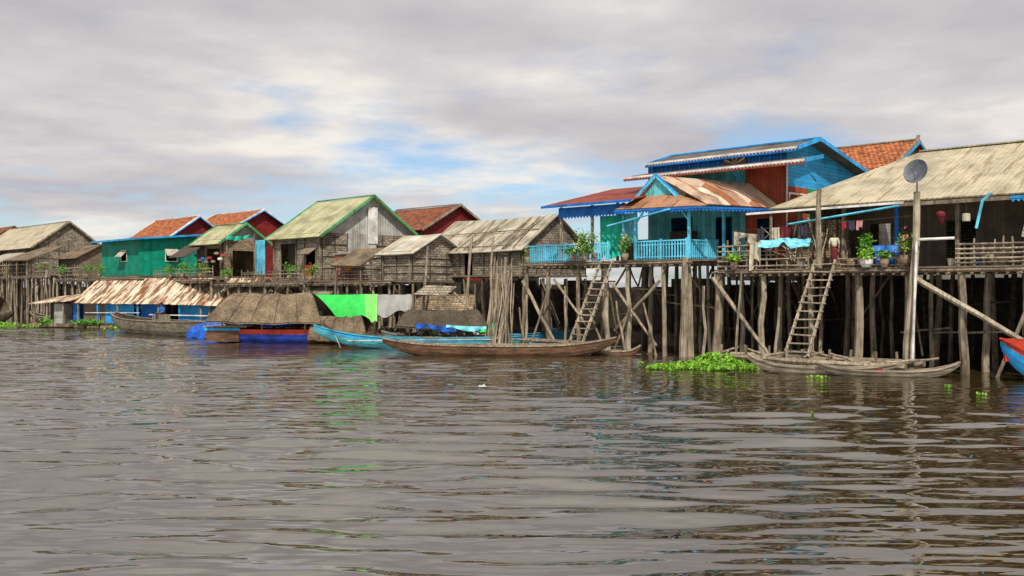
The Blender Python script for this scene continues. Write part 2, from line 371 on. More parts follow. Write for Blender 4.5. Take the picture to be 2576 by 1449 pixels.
def potted(name, s, t, z, r=.3, h=.5, fl=None, n=260, pot=None, pw=.2, leaf=None):
    g = G(name, vil=(s, t)); pot = pot or POT
    g.lathe('pot', pot, (s, t, z), [(pw*.6, 0), (pw*.95, .15), (pw, .34), (pw*1.08, .36), (pw*.85, .34), (0, .3)])
    for i in range(5):
        g.tube('stems', LEAF, [(s, t, z+.3), (s+R.uniform(-.5, .5)*r, t+R.uniform(-.5, .5)*r, z+.35+h*.8)], .012, 4)
    g.leaves('foliage', leaf or LEAF, (s, t, z+.38+h*.5), r, r, h*.6, n, .1)
    if fl: g.leaves('flowers', fl, (s, t-.05, z+.45+h*.55), r*.95, r*.95, h*.62, n//3, .07)
    g.done()

# ------------------------------------------------------------------ ground, water
def sheet(name, mat, vs, fs):
    me = bpy.data.meshes.new(name); me.from_pydata(vs, [], fs); me.materials.append(mat)
    o = bpy.data.objects.new(name, me); scene.collection.objects.link(o); return o
bank_t = [45, 49, 54, 60, 66, 120, 3000]; bank_z = [-1.2, .2, 1.6, 2.8, 3.4, 3.6, 3.6]
ss = [-2500, -300, -60] + [i*4 for i in range(-10, 60)] + [300, 900, 3000]
vs = []; fs = []
for s in ss:
    for t, z in zip(bank_t, bank_z): vs.append(W(s, t, z+(R.uniform(-.2, .2) if z < 3.5 else 0)))
nb = len(bank_t)
for i in range(len(ss)-1):
    for j in range(nb-1): fs.append((i*nb+j, i*nb+j+1, (i+1)*nb+j+1, (i+1)*nb+j))
sheet('ground', MUD, vs, fs)

wm, nt, b = nm('river_water', 0.01)
b.inputs['Base Color'].default_value = (0.035, 0.024, 0.009, 1); b.inputs['IOR'].default_value = 2.9
b.inputs['Specular IOR Level'].default_value = 0.6
f2 = noise_f(nt, coords(nt, (0.3, 1.0, 1), (0, 0, rad(-3))), 2.1, 1.2, 0.45)
f4 = noise_f(nt, coords(nt, (0.4, 1.0, 1), (0, 0, rad(6))), 5.5, 1.0, 0.5)
bump(nt, b, mth(nt, 'ADD', f2, mth(nt, 'MULTIPLY', f4, .1)), 1.0, 0.075)
nr_ = np.random.RandomState(5)
ys = [2.0]
while ys[-1] < 84: ys.append(ys[-1]+0.055+0.0028*ys[-1])
ys = np.array(ys); xs = np.arange(-46, 46.01, 0.19)
XX, YY = np.meshgrid(xs, ys); ZZ = np.zeros_like(XX)
patch = np.zeros_like(XX)
for k in range(7):
    a = nr_.uniform(0, 6.28); kk = nr_.uniform(.12, .5); patch += np.sin(kk*(np.cos(a)*XX+np.sin(a)*YY)+nr_.uniform(0, 6.28))
patch = 1+.35*patch/1.4
WX = XX+.35*np.sin(.7*YY+.3*XX)+.3*np.sin(.9*XX-.4*YY+1.3); WY = YY+.12*np.sin(.55*XX+1.1)+.1*np.sin(.8*XX+.6*YY)
NW = 64
for k in range(NW):
    lam = .6*(2.0/.6)**(nr_.rand()); th_ = math.pi/2+nr_.normal(0, .22); kk = 2*math.pi/lam
    amp = .0022*lam*(.6+.8*nr_.rand())
    ph = kk*(math.cos(th_)*WX+math.sin(th_)*WY)+nr_.uniform(0, 6.28)
    ZZ += amp*np.sin(ph+.25*np.sin(ph))
fade = np.clip((46-np.abs(XX))/4, 0, 1)*np.clip((84.2-YY)/5, 0, 1)*np.clip((YY-2)/1.0, 0, 1)
ZZ *= fade*np.clip(patch, .35, 1.8)
ny, nx = XX.shape
verts = np.stack([XX, YY, ZZ], -1).reshape(-1, 3)
idx = np.arange(ny*nx).reshape(ny, nx)
faces = np.stack([idx[:-1, :-1], idx[:-1, 1:], idx[1:, 1:], idx[1:, :-1]], -1).reshape(-1, 4)
x0, x1, y0, y1 = xs[0], xs[-1], ys[0], ys[-1]
ring = np.array([(-4000, -300, 0), (x0, -300, 0), (x1, -300, 0), (4000, -300, 0), (-4000, y0, 0), (x0, y0, 0), (x1, y0, 0), (4000, y0, 0), (-4000, y1, 0), (x0, y1, 0), (x1, y1, 0), (4000, y1, 0), (-4000, 5000, 0), (x0, 5000, 0), (x1, 5000, 0), (4000, 5000, 0)], float)
o_ = len(verts); rf = []
for j in range(3):
    for i in range(3):
        if (i, j) != (1, 1): rf.append([o_+j*4+i, o_+j*4+i+1, o_+(j+1)*4+i+1, o_+(j+1)*4+i])
verts = np.vstack([verts, ring]); faces = np.vstack([faces, np.array(rf)])
me = bpy.data.meshes.new('water'); me.vertices.add(len(verts)); me.vertices.foreach_set('co', verts.ravel())
me.loops.add(faces.size); me.loops.foreach_set('vertex_index', faces.ravel().astype(np.int32))
me.polygons.add(len(faces)); me.polygons.foreach_set('loop_start', np.arange(0, faces.size, 4, dtype=np.int32)); me.polygons.foreach_set('loop_total', np.full(len(faces), 4, dtype=np.int32))
me.polygons.foreach_set('use_smooth', np.ones(len(faces), dtype=bool)); me.update(calc_edges=True); me.validate()
me.materials.append(wm); o = bpy.data.objects.new('water', me); scene.collection.objects.link(o)

# ------------------------------------------------------------------ generic woven / plank house
def house(name, s0, s1, t0, t1, floor, eave, ridge, wallm, roofm, gable=None, rt=None, trim=None, fh=(), gh=(), oh=.5, ends=.4, stilt=True, sag=0.05, fm=WOOD, battens=True, eave2=None):
    g = G(name, vil=(s0, t0)); rt = rt or (t0+t1)/2; gable = gable or wallm; e2 = eave if eave2 is None else eave2
    wall(g, 'wall', wallm, 's', t0, s0, s1, floor, eave, fh); wall(g, 'wall', wallm, 's', t1, s0, s1, floor, e2)
    gz = min(eave, e2)
    wall(g, 'wall', wallm, 't', s0, t0, t1, floor, gz, gh); wall(g, 'wall', wallm, 't', s1, t0, t1, floor, gz)
    for s in (s0, s1):
        g.poly('gable', gable, [(s, t0, gz), (s, t1, gz), (s, rt, ridge-.06)])
    g.box('floor', PLANK, (s0-.1, t0-.1, floor-.12), (s1+.1, t1+.1, floor-.004))
    for h in fh: frame(g, 's', t0, h, fm)
    for h in gh: frame(g, 't', s0, h, fm)
    if battens:
        n = int((s1-s0)/1.1)
        for i in range(n+1):
            s = s0+(s1-s0)*i/n
            if not any(h[0]-.05 < s < h[1]+.05 for h in fh): g.bar('battens', WOODD, (s, t0-.03, floor), (s, t0-.03, eave-.05), .05)
        n = int((t1-t0)/1.1)
        for i in range(n+1):
            t = t0+(t1-t0)*i/n
            if not any(h[0]-.05 < t < h[1]+.05 for h in gh): g.bar('battens', WOODD, (s0-.03, t, floor), (s0-.03, t, gz-.05), .05)
        for k in range(1, 4):
            z = floor+(gz-floor)*k/4
            if not gh: g.bar('battens', WOODD, (s0-.035, t0, z), (s0-.035, t1, z), .035)
            if not fh: g.bar('battens', WOODD, (s0, t0-.035, z), (s1, t0-.035, z), .035)
    roof2(g, roofm, s0, s1, t0, t1, eave, ridge, rt, oh, trim, ends, sag=sag, eave2=e2)
    for s in (s0+.2, s1-.2): g.bar('corner_posts', WOOD, (s, t0-.06, floor-.2), (s, t0-.06, eave), .1)
    if stilt: stilts(g, s0, s1, t0, t1, floor-.12, deck=False, brace=.35)
    return g

# ---- blue painted house (upper storey + low roof)
g = G('blue_house', vil=(24, 44))
g.box('floor', PLANK, (24, 40.6, 4.86), (33, 52, 4.95))
wall(g, 'front_wall_red', REDW, 's', 44, 24.3, 26.7, 5, 10.0, [(25, 26, 5, 7.1)])
wall(g, 'front_wall', AQUA, 's', 44, 26.7, 33, 5, 10.0, [(27.4, 28.5, 5, 7.3), (30.0, 31.4, 5.0, 7.4)])
wall(g, 'side_wall_red', REDW, 't', 24.3, 44, 46.2, 5, 8.7)
wall(g, 'side_wall_green', GREENC, 't', 24.3, 46.2, 52, 5, 8.7)
g.poly('gable', BLUE, [(24.3, 44, 8.7), (24.3, 52, 8.7), (24.3, 52, 9.85), (24.3, 46, 11.1), (24.3, 44, 10.6)])
g.poly('left_wall', BLUE, [(33, 44, 5), (33, 52, 5), (33, 52, 9.85), (33, 46, 11.1), (33, 44, 10.6)])
wall(g, 'back_wall', BLUE, 's', 52, 24.3, 33, 5, 9.85)
wall(g, 'clerestory', BLUED, 's', 44.05, 24.3, 33, 10.0, 10.62)
for i in range(14): g.bar('clerestory_studs', BLUEP, (24.6+i*.62, 44.0, 10.0), (24.6+i*.62, 44.0, 10.6), .06)
roof2(g, ROOFDK, 24.3, 32.0, 44, 52, 10.62, 11.2, 46, .4, BLUEP, .8, eave2=9.85)
scallop(g, 'eave_trim', WHITE, (23.5, 43.56, 10.52), (32.9, 43.56, 10.52), .13, .2)
g.bar('eave_board', BLUED, (23.5, 43.6, 10.42), (32.9, 43.6, 10.42), .05, .2)
g.slab('verandah_roof', ROOFDK, [(22.4, 42.3, 9.72), (33.4, 42.3, 9.72), (33.4, 44.1, 10.06), (22.4, 44.1, 10.06)], .06)
scallop(g, 'eave_trim', WHITE, (22.4, 42.24, 9.66), (33.4, 42.24, 9.66), .12, .2)
g.bar('eave_board', REDW, (22.4, 42.28, 9.56), (33.4, 42.28, 9.56), .05, .16)
g.bar('eave_board', BLUEP, (22.38, 42.3, 9.66), (22.38, 44.1, 10.0), .05, .2)
for i in range(9):
    a = math.pi*(i+.5)/9; c = Vector((27.3, 43.93, 10.05))
    d = Vector((math.cos(a), 0, math.sin(a)*.8)); n_ = Vector((-math.sin(a), 0, math.cos(a)*.8))
    g.poly('sun_ornament', FLY if i % 2 else REDW, [c, c+d*.7+n_*.08, c+d*.7-n_*.08])
g.bar('brackets', BLUEP, (22.7, 44, 8.8), (22.7, 42.5, 9.6), .08)
g.bar('brackets', BLUEP, (26.6, 44, 8.8), (26.6, 42.5, 9.6), .08)
g.bar('corner_board', WHITE, (24.26, 43.95, 5), (24.26, 43.95, 10), .05)
stilts(g, 24.2, 33, 44, 52, 4.9, deck=False, brace=.35)
g.done()

# ---- rusty front porch with dutch gable
g = G('porch_pavilion', vil=(28, 41))
rs, rz = 30.2, 9.45
g.slab('roof_right', RUSTY, [(27.0, 40.9, 7.75), (24.5, 43.85, 7.55), (26.3, 43.85, 8.95), (rs, 41.0, rz)], .05)
g.slab('roof_left', RUSTY, [(31.9, 40.9, 7.85), (31.6, 43.85, 7.8), (26.3, 43.85, 8.94), (rs, 41.0, rz-.01)], .05)
g.slab('roof_front', RUSTX, [(26.9, 39.9, 7.6), (32.1, 39.9, 7.7), (31.4, 41.1, 8.42), (29.0, 41.1, 8.42)], .05)
g.slab('roof_front', RUSTX, [(26.9, 39.9, 7.58), (29.0, 41.1, 8.4), (27.0, 41.1, 7.74)], .05)
g.poly('gable', AQUA, [(29.0, 41.06, 8.36), (31.4, 41.06, 8.36), (rs, 41.06, rz-.08)])
g.bar('barge_board', BLUEP, (28.8, 40.92, 8.3), (rs, 40.92, rz+.05), .05, .15); g.bar('barge_board', BLUEP, (31.6, 40.92, 8.3), (rs, 40.92, rz+.05), .05, .15)
scallop(g, 'eave_trim', AQUAP, (31.6, 40.9, 8.25), (rs, 40.9, rz-.04), .15, .18); scallop(g, 'eave_trim', AQUAP, (28.85, 40.9, 8.25), (rs, 40.9, rz-.04), .15, .18)
scallop(g, 'eave_trim', BLUED, (26.85, 39.86, 7.5), (32.15, 39.86, 7.6), .2, .2)
scallop(g, 'eave_trim', BLUED, (26.9, 39.9, 7.5), (24.45, 43.8, 7.46), .18, .2)
for s in (27.8, 31.2): g.bar('posts', AQUAP, (s, 40.5, 5), (s, 40.5, 7.6), .13)
g.bar('posts', AQUAP, (27.3, 42.9, 5), (27.3, 42.9, 7.6), .13); g.bar('posts', WOODG, (24.9, 43.5, 4.4), (24.9, 43.5, 7.5), .12)
for s in (27.8, 31.2): g.bar('posts', AQUAP, (s, 40.5, 6.9), (s+(.5 if s < 29 else -.5), 40.5, 7.5), .07)
balustrade(g, (31.1, 40.42, 5), (27.9, 40.42, 5), AQUAP); balustrade(g, (27.82, 40.45, 5), (27.82, 43.1, 5), AQUAP)
wall(g, 'inner_wall', AQUA, 't', 27.0, 43.2, 43.98, 5, 7.6)
g.box('inner_cabinet', WOODD, (29.5, 43.2, 5), (30.9, 43.7, 6.6))
stilts(g, 27.9, 33.2, 40.5, 44, 4.97, 1.8, 1.7, .13, .45)
g.stick('corner_post', WOODG, (28.0, 40.3, -.8), (27.9, 40.3, 5.05), .21, .03, 8)
g.stick('gutter', AQUAP, (32.9, 40.2, 6.85), (28.5, 39.8, 7.5), .05, .01)
for a, z0, b_, z1 in ((32.6, 3.8, 29.6, .5), (29.4, 3.9, 32.4, 1.2)):
    g.stick('props', WOODG, (a, 40.2, z0), (b_, 40.2, z1), .08, .04)
g.done()

# ---- dark red shed-roof terrace
g = G('red_roof_terrace', vil=(33, 41))
g.slab('roof', REDROOF, [(31.0, 39.95, 8.2), (37.5, 39.95, 8.2), (37.3, 46, 9.6), (30.4, 46, 9.6)], .06)
g.bar('barge_board', WHITE, (37.55, 39.9, 8.15), (37.35, 46, 9.55), .05, .1)
g.bar('eave_board', BLUED, (31.0, 39.86, 8.12), (37.5, 39.86, 8.12), .05, .14)
g.box('fascia', BLUED, (31.8, 40.36, 7.62), (36.6, 40.4, 8.05)); scallop(g, 'fascia', BLUED, (31.8, 40.34, 7.62), (36.6, 40.34, 7.62), .25, .22)
for s in (36.5, 34.2, 32.0): g.bar('posts', WOODG if s > 33 else AQUAP, (s, 40.5, 5), (s, 40.5, 8.1), .13)
for s in (36.5, 33.4): g.bar('posts', WOODG, (s, 45.6, 5), (s, 45.6, 9.4), .13)
balustrade(g, (39.2, 40.42, 5), (33.0, 40.42, 5), AQUAP)
balustrade(g, (39.25, 40.45, 5), (39.25, 43, 5), AQUAP)
wall(g, 'back_wall', WEAVE, 's', 45.9, 33, 36.5, 5, 6.4)
stilts(g, 33.3, 39.3, 40.5, 45, 4.97, 1.9, 1.9, .12, .45)
g.stick('props', WOODG, (39.2, 40.1, 3.9), (36.3, 39.9, .2), .1, .04); g.stick('props', WOODG, (36.8, 40.2, 4.0), (34.2, 40.1, 1.3), .07, .04)
cloth(g, 'green_net', CLT, (34.0, 40.9, 7.5), (32.5, 40.9, 7.5), 2.3, 4, .06); cloth(g, 'aqua_curtain', CLA, (33.1, 41.3, 7.6), (31.7, 41.3, 7.6), 1.6, 4, .05)
g.done()

# ---- grey roofed house at the right
g = G('verandah_house', vil=(18, 42))
s0, s1 = -6, 23.0
g.slab('roof', ROOFG, [(s0, 41.3, 7.28), (s1+.8, 41.3, 7.34), (19.2, 48, 10.28), (s0, 48, 10.28)], .07)
g.slab('roof', ROOFG, [(s1+.8, 41.3, 7.34), (23.4, 54.6, 7.34), (19.2, 48, 10.28)], .07)
g.slab('roof', ROOFG, [(s0, 48, 10.28), (19.2, 48, 10.28), (23.4, 54.6, 7.34), (s0, 54.6, 7.3)], .07)
g.bar('ridge_cap', ROOFG, (s0, 48, 10.32), (19.2, 48, 10.32), .3, .06)
g.bar('gutter', WHITE, (17.2, 41.15, 7.2), (24.9, 41.15, 7.12), .1, .1)
g.bar('eave_board', WOOD, (s0, 41.35, 7.14), (17.5, 41.35, 7.14), .06, .16)
for s in (22.6, 20.4, 17.9, 15.3, 12.5, 9.5, 6): g.bar('posts', BLUED if s in (17.9, 12.5) else WOODG, (s, 42.2, 4.4), (s, 42.2, 7.5), .16)
wall(g, 'inner_wall', PLANK, 's', 45.2, -6, 22, 4.4, 7.5, [(19.5, 20.5, 4.4, 6.6), (15.6, 16.9, 4.4, 6.6), (11.5, 12.8, 4.4, 6.6)])
wall(g, 'left_wall', WEAVEB, 't', 22.2, 42.4, 50, 4.4, 7.6)
wall(g, 'back_wall', WEAVE, 's', 54, -6, 22.2, 4.4, 7.3)
g.box('woven_screen', WEAVEB, (20.2, 42.4, 4.5), (23.2, 42.46, 6.7))
for i in range(6): g.bar('screen_frame', WOODD, (20.2+i*.6, 42.36, 4.5), (20.2+i*.6, 42.36, 6.7), .05)
g.slab('woven_shutter', WEAVE, [(9.6, 40.2, 5.5), (12.2, 40.2, 5.5), (12.2, 41.3, 7.05), (9.6, 41.3, 7.05)], .04)
stilts(g, 12, 26, 40.5, 46, 4.4, 2.3, 1.9, .15, .4)
stilts(g, -6, 12, 40.5, 46, 4.4, 2.1, 2.0, .15, .4)
stilts(g, -6, 23, 48, 54, 4.3, 2.1, 2.4, .13, .3, deck=False)
g.box('deck_back', PLANK, (-6, 46.12, 4.25), (23, 54, 4.34))
g.stick('tall_post', WOODG, (20.75, 40.4, 4.3), (20.7, 40.4, 8.0), .13, .03, 8)
g.stick('props', WOODG, (26.2, 40.2, 4.0), (23.0, 40.0, .4), .1, .04)
g.stick('props', WOODL, (16.3, 40.2, 3.9), (11.3, 40.0, 1.0), .12, .04)
g.stick('props', WOODG, (11.5, 40.2, 3.9), (13.2, 40.0, -.5), .08, .04)
stick_fence(g, (26.0, 40.35, 4.4), (21.2, 40.35, 4.4), 1.2, .5, 5, .035)
stick_fence(g, (14.7, 40.35, 4.4), (6, 40.35, 4.4), .95, .35, 5, .035)
stick_fence(g, (19.8, 40.5, 4.4), (16.8, 40.5, 4.4), .5, .4, 2, .03)
g.tube('pipes', AQUAP, [(22.5, 40.9, 6.5), (17.3, 40.9, 7.05)], .05)
g.tube('pipes', AQUAP, [(13.4, 40.5, 7.3), (13.7, 40.4, 7.0), (13.9, 40.3, 5.9)], .06)
g.tube('vent_pipe', WHITE, [(24.1, 49.8, 7.9), (24.1, 49.9, 9.0)], .07)
g.tube('vent_pipe', WHITE, [(24.15, 44, 7.7), (24.15, 44, 8.3), (24.15, 50.5, 8.3)], .06)
scallop(g, 'blue_eave_trim', BLUEP, (12.9, 41.2, 7.15), (5, 41.2, 7.15), .2, .2)
for s in (13.6, 10.4, 7.8): g.lathe('jar', POT, (s, 40.9, 4.42), [(.12, 0), (.24, .18), (.24, .34), (.14, .46), (.16, .5)], 12)
g.box('shelf', WOODD, (13.0, 41.6, 4.42), (14.6, 42.0, 5.3)); g.box('bench', WOOD, (20.3, 41.4, 4.42), (22, 41.9, 4.85))
for s, m in ((21.8, WHITE), (19.5, CLR), (15.0, CLC), (13.9, PLBLUE), (22.3, POT), (24.6, METAL)): g.lathe('bucket', m, (s, 40.7, 4.42), [(.13, 0), (.18, .3), (.19, .31), (.16, .29), (0, .1)], 12)
for i in range(12): g.stick('leaning_poles', R.choice((WOODG, WOODL, WOOD)), (R.uniform(20.5, 26), 40.7, 4.4), (R.uniform(20.5, 26), 41.5, R.uniform(5.6, 6.9)), .03, .03)
g.done()

g = G('laundry_line', vil=(19, 40))
g.tube('line', WOODD, [(25.6, 41.0, 6.3), (16.5, 41.0, 6.6)], .012, 4)
for a, b_, m, d, z in ((19.9, 19.7, CLR, .35, 6.5), (19.6, 19.3, CLD, .4, 6.5), (19.2, 18.9, CLP, .35, 6.5), (22.0, 21.6, CLD, .5, 6.42), (22.9, 22.4, CLM, .6, 6.4), (23.4, 23.0, CLC, .55, 6.38), (24.2, 23.8, CLD, .7, 6.34)):
    cloth(g, 'garment', m, (a, 40.95, z), (b_, 40.95, z), d, 2, .04, 8, 4)
g.done()
g = G('draped_tarp', vil=(22, 40))
def dt(u, v):
    x = 23.6-2.6*u; a = (v-.35)*2.0
    zz = 5.78-abs(a)*(.28+.22*noise.noise(Vector((u*5, 0, 2))))-.05*math.sin(u*9)
    return (x, 40.28-a*.25*(1 if a < 0 else .6)-.05+.06*noise.noise(Vector((u*12, v*6, 4))), zz+.07*noise.noise(Vector((u*9, v*5, 1))))
g.grid('aqua_cloth', CLA, dt, 36, 14)
cloth(g, 'cream_cloth', CLC, (24.1, 40.16, 5.55), (23.5, 40.16, 5.75), 1.0, 2, .09, uneven=.25)
g.done()
g = G('hammock', vil=(23, 41)); cloth(g, 'cloth', CLC, (25.6, 41.2, 6.3), (24.2, 41.2, 6.1), .45, 3, .12, 20, 6, .25); g.done()
g = G('paper_lantern', vil=(15.9, 41)); c = (15.75, 41.6, 6.65)
g.lathe('shade', CLM, c, [(.04, -.4), (.07, -.34), (.2, -.1), (.22, 0), (.18, .1), (.06, .16)], 12); g.tube('cord', WOODD, [(c[0], c[1], 6.8), (c[0], c[1], 7.2)], .01, 4); g.done()
g = G('hanging_lamp', vil=(14.6, 41)); g.lathe('shade', CLC, (14.6, 41.2, 6.25), [(.0, .35), (.16, .33), (.16, .02), (.0, 0)], 10); g.tube('cord', WOODD, [(14.6, 41.2, 6.55), (14.6, 41.2, 7.2)], .01, 4); g.done()

# ladders
def ladder(name, s, t, z0, z1, run, w, n, s_shift=0.0):
    g = G(name, vil=(s, t)); top = Vector((s, t, z1)); bot = Vector((s+s_shift, t-run, z0)); x = Vector((w/2, 0, 0))
    g.bar('rail_left', WOODL, bot+x*1.15, top+x, .07, .13); g.bar('rail_right', WOODL, bot-x*1.15, top-x, .07, .13)
    for i in range(n):
        p = bot.lerp(top, (i+.5)/n); d = Vector((w/2+.12, 0, R.uniform(-.02, .02))); g.bar('rungs', R.choice((WOODG, WOODL)), p-d, p+d+Vector((0, 0, R.uniform(-.04, .04))), .2, .05)
    g.done()
ladder('wooden_ladder', 20.3, 40.2, .55, 4.75, 2.1, .95, 12, .3)
ladder('wooden_ladder', 32.9, 40.2, .5, 5.0, 2.3, .8, 13, .3)

g = G('satellite_dish', vil=(16.2, 40))
g.stick('mast', WOODL, (16.55, 39.9, -.8), (16.1, 39.9, 7.5), .17, .1, 8)
g.tube('mast_pipe', METAL, [(16.1, 39.9, 7.4), (16.1, 39.9, 8.2)], .03)
ax = Vector((.1, -1, .25)).normalized(); c = Vector((16.05, 39.8, 8.3))
g.lathe('dish', METAL, c, [(0.001, 0), (.2, .02), (.36, .07), (.5, .14), (.52, .15), (.5, .12), (.3, .03), (.001, -.02)], 24, ax)
g.tube('feed_arm', METAL, [c-Vector((0, .02, .45)), c+ax*.5], .015, 5); g.lathe('feed', METAL, c+ax*.5, [(.001, -.05), (.04, -.05), (.05, .04), (.001, .05)], 8, ax)
g.done(('dish',))
g = G('water_pipe', vil=(16, 39)); g.tube('pipe', WHITE, [(16.15, 39.5, -.5), (16.0, 39.6, 5.45), (15.9, 39.65, 5.5), (14.6, 39.9, 5.52)], .055, 8); g.done()
for s, t in ((18.2, 40.9), (17.5, 40.9)):
    g = G('water_drum', vil=(s, t)); g.lathe('drum', PLBLUE, (s, t, 4.4), [(.28, 0), (.3, .03), (.29, .3), (.31, .32), (.29, .34), (.29, .6), (.31, .62), (.29, .64), (.3, .95), (.0, .94)], 16); g.done(('drum',))
for s, t, z in ((16.9, 40.4, 4.4), (19.3, 40.7, 4.4), (22.6, 40.8, 4.4), (33.9, 40.6, 5.0)):
    g = G('woven_basket', vil=(s, t)); g.lathe('basket', WEAVEB, (s, t, z), [(.18, 0), (.28, .2), (.3, .4), (.26, .42), (.2, .1), (0, .06)], 12); g.done()
potted('potted_plant', 18.7, 40.4, 4.5, .38, .9, None, 240)
potted('potted_plant', 18.4, 40.2, 4.4, .35, .35, None, 240, WHITE, .28, HYAC)
potted('flowering_plant', 16.75, 40.2, 4.55, .4, .9, FLP, 260)
potted('potted_plant', 17.6, 40.2, 4.4, .3, .3, None, 160)
potted('flowering_plant', 34.4, 40.1, 5.0, .6, 1.1, FLY, 460)
potted('potted_plant', 35.2, 40.0, 5.0, .5, .4, None, 300)
potted('flowering_plant', 31.6, 40.1, 5.0, .35, .8, FLY, 220)
potted('flowering_plant', 39.0, 40.3, 5.0, .2, .5, FLP, 100, None, .15)
potted('potted_plant', 25.0, 40.2, 4.4, .5, .3, None, 240, None, .2, HYAC)

g = G('log_landing', vil=(20, 39))
for i in range(9):
    t = 37.9+i*.32; g.stick('logs', R.choice((WOOD, WOODG)), (16.5+R.uniform(-.8, .8), t, .35+R.uniform(-.05, .08)), (24.5+R.uniform(-1.4, .6), t, .35+R.uniform(-.05, .1)), R.uniform(.08, .14), .06)
for s in (17, 19, 21, 23, 24.3):
    g.stick('piles', WOOD, (s, 38, -.8), (s, 38, .9), .07); g.stick('piles', WOOD, (s, 40, -.8), (s, 40, .8), .07)
for i in range(10):
    a = R.uniform(16.5, 25); g.stick('driftwood', WOODG, (a, 37.7+R.uniform(0, 2), .45), (a+R.uniform(-2.5, 2.5), 38+R.uniform(0, 2), .6+R.uniform(0, .2)), .06, .06)
g.done()
g = G('bamboo_pole_bundle', vil=(41, 40))
for i in range(46):
    s = R.uniform(40.3, 41.9); g.stick('poles', R.choice((WOOD, WOODG, WOODL)), (s+R.uniform(-.4, .3), 39.2+R.uniform(0, 1), -.6), (s, 39.8+R.uniform(0, .8), R.uniform(3.4, 5.4)), R.uniform(.035, .06), .06, 5)
g.stick('poles', WOODG, (44.5, 39.4, 3.2), (40.8, 39.7, .4), .07, .05); g.stick('poles', WOODG, (41.5, 39.4, -.6), (41.6, 40, 6.6), .08, .08)
g.done()
g = G('mooring_stakes', vil=(35, 39))
for s, zt in ((26.4, 3.6), (24.3, 4.3), (35.5, 3.6), (38.5, 3.1), (43.2, 6.6), (47.4, 6.2), (22.3, 2.6)):
    g.stick('stakes', WOODG, (s+R.uniform(-.3, .3), 39.4, -.8), (s, 39.7, zt), R.uniform(.06, .1), .07)
for i in range(6):
    s = R.uniform(29, 39); g.stick('stakes', WOOD, (s, 39+R.uniform(0, 1), -.4), (s+R.uniform(-2.2, 2.2), 40, R.uniform(2, 4.0)), .06, .08)
for i in range(5): g.stick('stakes', WOOD, (33.5, 38.6+i*.3, .5), (38.5, 38.7+i*.3, .55), .07, .06)
g.done()

# ------------------------------------------------------------------ other houses
g = G('tile_roof_house', vil=(24, 58))
roof2(g, TILE, 24.2, 34, 54, 64, 9.9, 12.6, 59, .9, WOODG, .5)
g.poly('gable', GREYB, [(24.2, 54, 9.9), (24.2, 64, 9.9), (24.2, 59, 12.5)])
wall(g, 'side_wall', GREYB, 't', 24.2, 54, 64, 4, 9.9)
g.bar('barge_board', BLUEP, (23.62, 53.2, 9.3), (23.62, 59, 12.42), .05, .1); g.bar('barge_board', BLUEP, (23.62, 64.8, 9.3), (23.62, 59, 12.42), .05, .1)
wall(g, 'front_wall', GREYB, 's', 54, 24.2, 34, 4, 9.7); wall(g, 'left_wall', GREYB, 't', 34, 54, 64, 4, 9.9)
g.slab('lean_to_roof', TILED, [(22.0, 51.9, 9.35), (25.2, 51.9, 9.35), (24.2, 54, 9.9), (22, 54, 9.9)], .06)
g.tube('ridge_finial', GREYB, [(23.8, 59, 12.6), (23.7, 59, 12.9)], .12)
stilts(g, 24.2, 34, 54, 64, 4, deck=False, brace=0); g.done()
g = house('tile_roof_house', 14, 25.6, 62, 72, 4, 10.2, 12.95, GREYB, TILED, None, stilt=True, battens=False); g.done()

g = house('woven_house', 42, 51.5, 43, 49, 4.35, 6.25, 8.35, WEAVE, ROOFGREY, sag=.12, fh=[(46.6, 47.5, 4.35, 5.9)], ends=.3)
for i in range(11):
    s = R.uniform(42.3, 51); g.stick('roof_poles', WOOD, (s, 42.6, 6.03), (s+R.uniform(-1.6, 1.6), 45.7, 8.2), .035, .03)
g.stick('roof_poles', WOOD, (42, 44.4, 7.3), (51, 44.2, 7.2), .04, .04)
g.done()
g = house('small_woven_house', 48.7, 52.0, 39.5, 43.9, 4.0, 5.95, 7.15, WEAVE, ROOFPALE, oh=.35, ends=.35)
g.done()
g = G('thatched_awning', vil=(54, 39))
g.slab('awning', THATCH, [(53.0, 38.4, 5.0), (56.5, 38.4, 5.1), (56.3, 40.4, 6.3), (52.8, 40.4, 6.3)], .12)
for s in (53.2, 56.2): g.stick('posts', WOOD, (s, 38.6, -.6), (s, 38.6, 5.1), .07)
stilts(g, 50.5, 60, 39.0, 41.5, 4.0, 1.8, 1.8, .1, .4); stick_fence(g, (52.2, 38.9, 4), (60, 38.9, 4), 1.0, .4, 4)
cloth(g, 'orange_cloth', CLO, (55.3, 38.8, 5.3), (54.6, 38.8, 5.3), .6); cloth(g, 'red_cloth', CLR, (60.4, 38.8, 5.2), (59.2, 38.8, 5.2), .8)
g.done()
g = G('brick_column', vil=(57, 40))
g.box('column', m_weave('old_brick', (0.4, 0.16, 0.1), (0.3, 0.11, 0.07), (0.2, 0.16, 0.13), .3, .1), (57.6, 39.5, 4), (56.4, 40.3, 5.9)); g.box('cap', GREYB, (57.7, 39.4, 5.9), (56.3, 40.4, 6.0)); g.done()

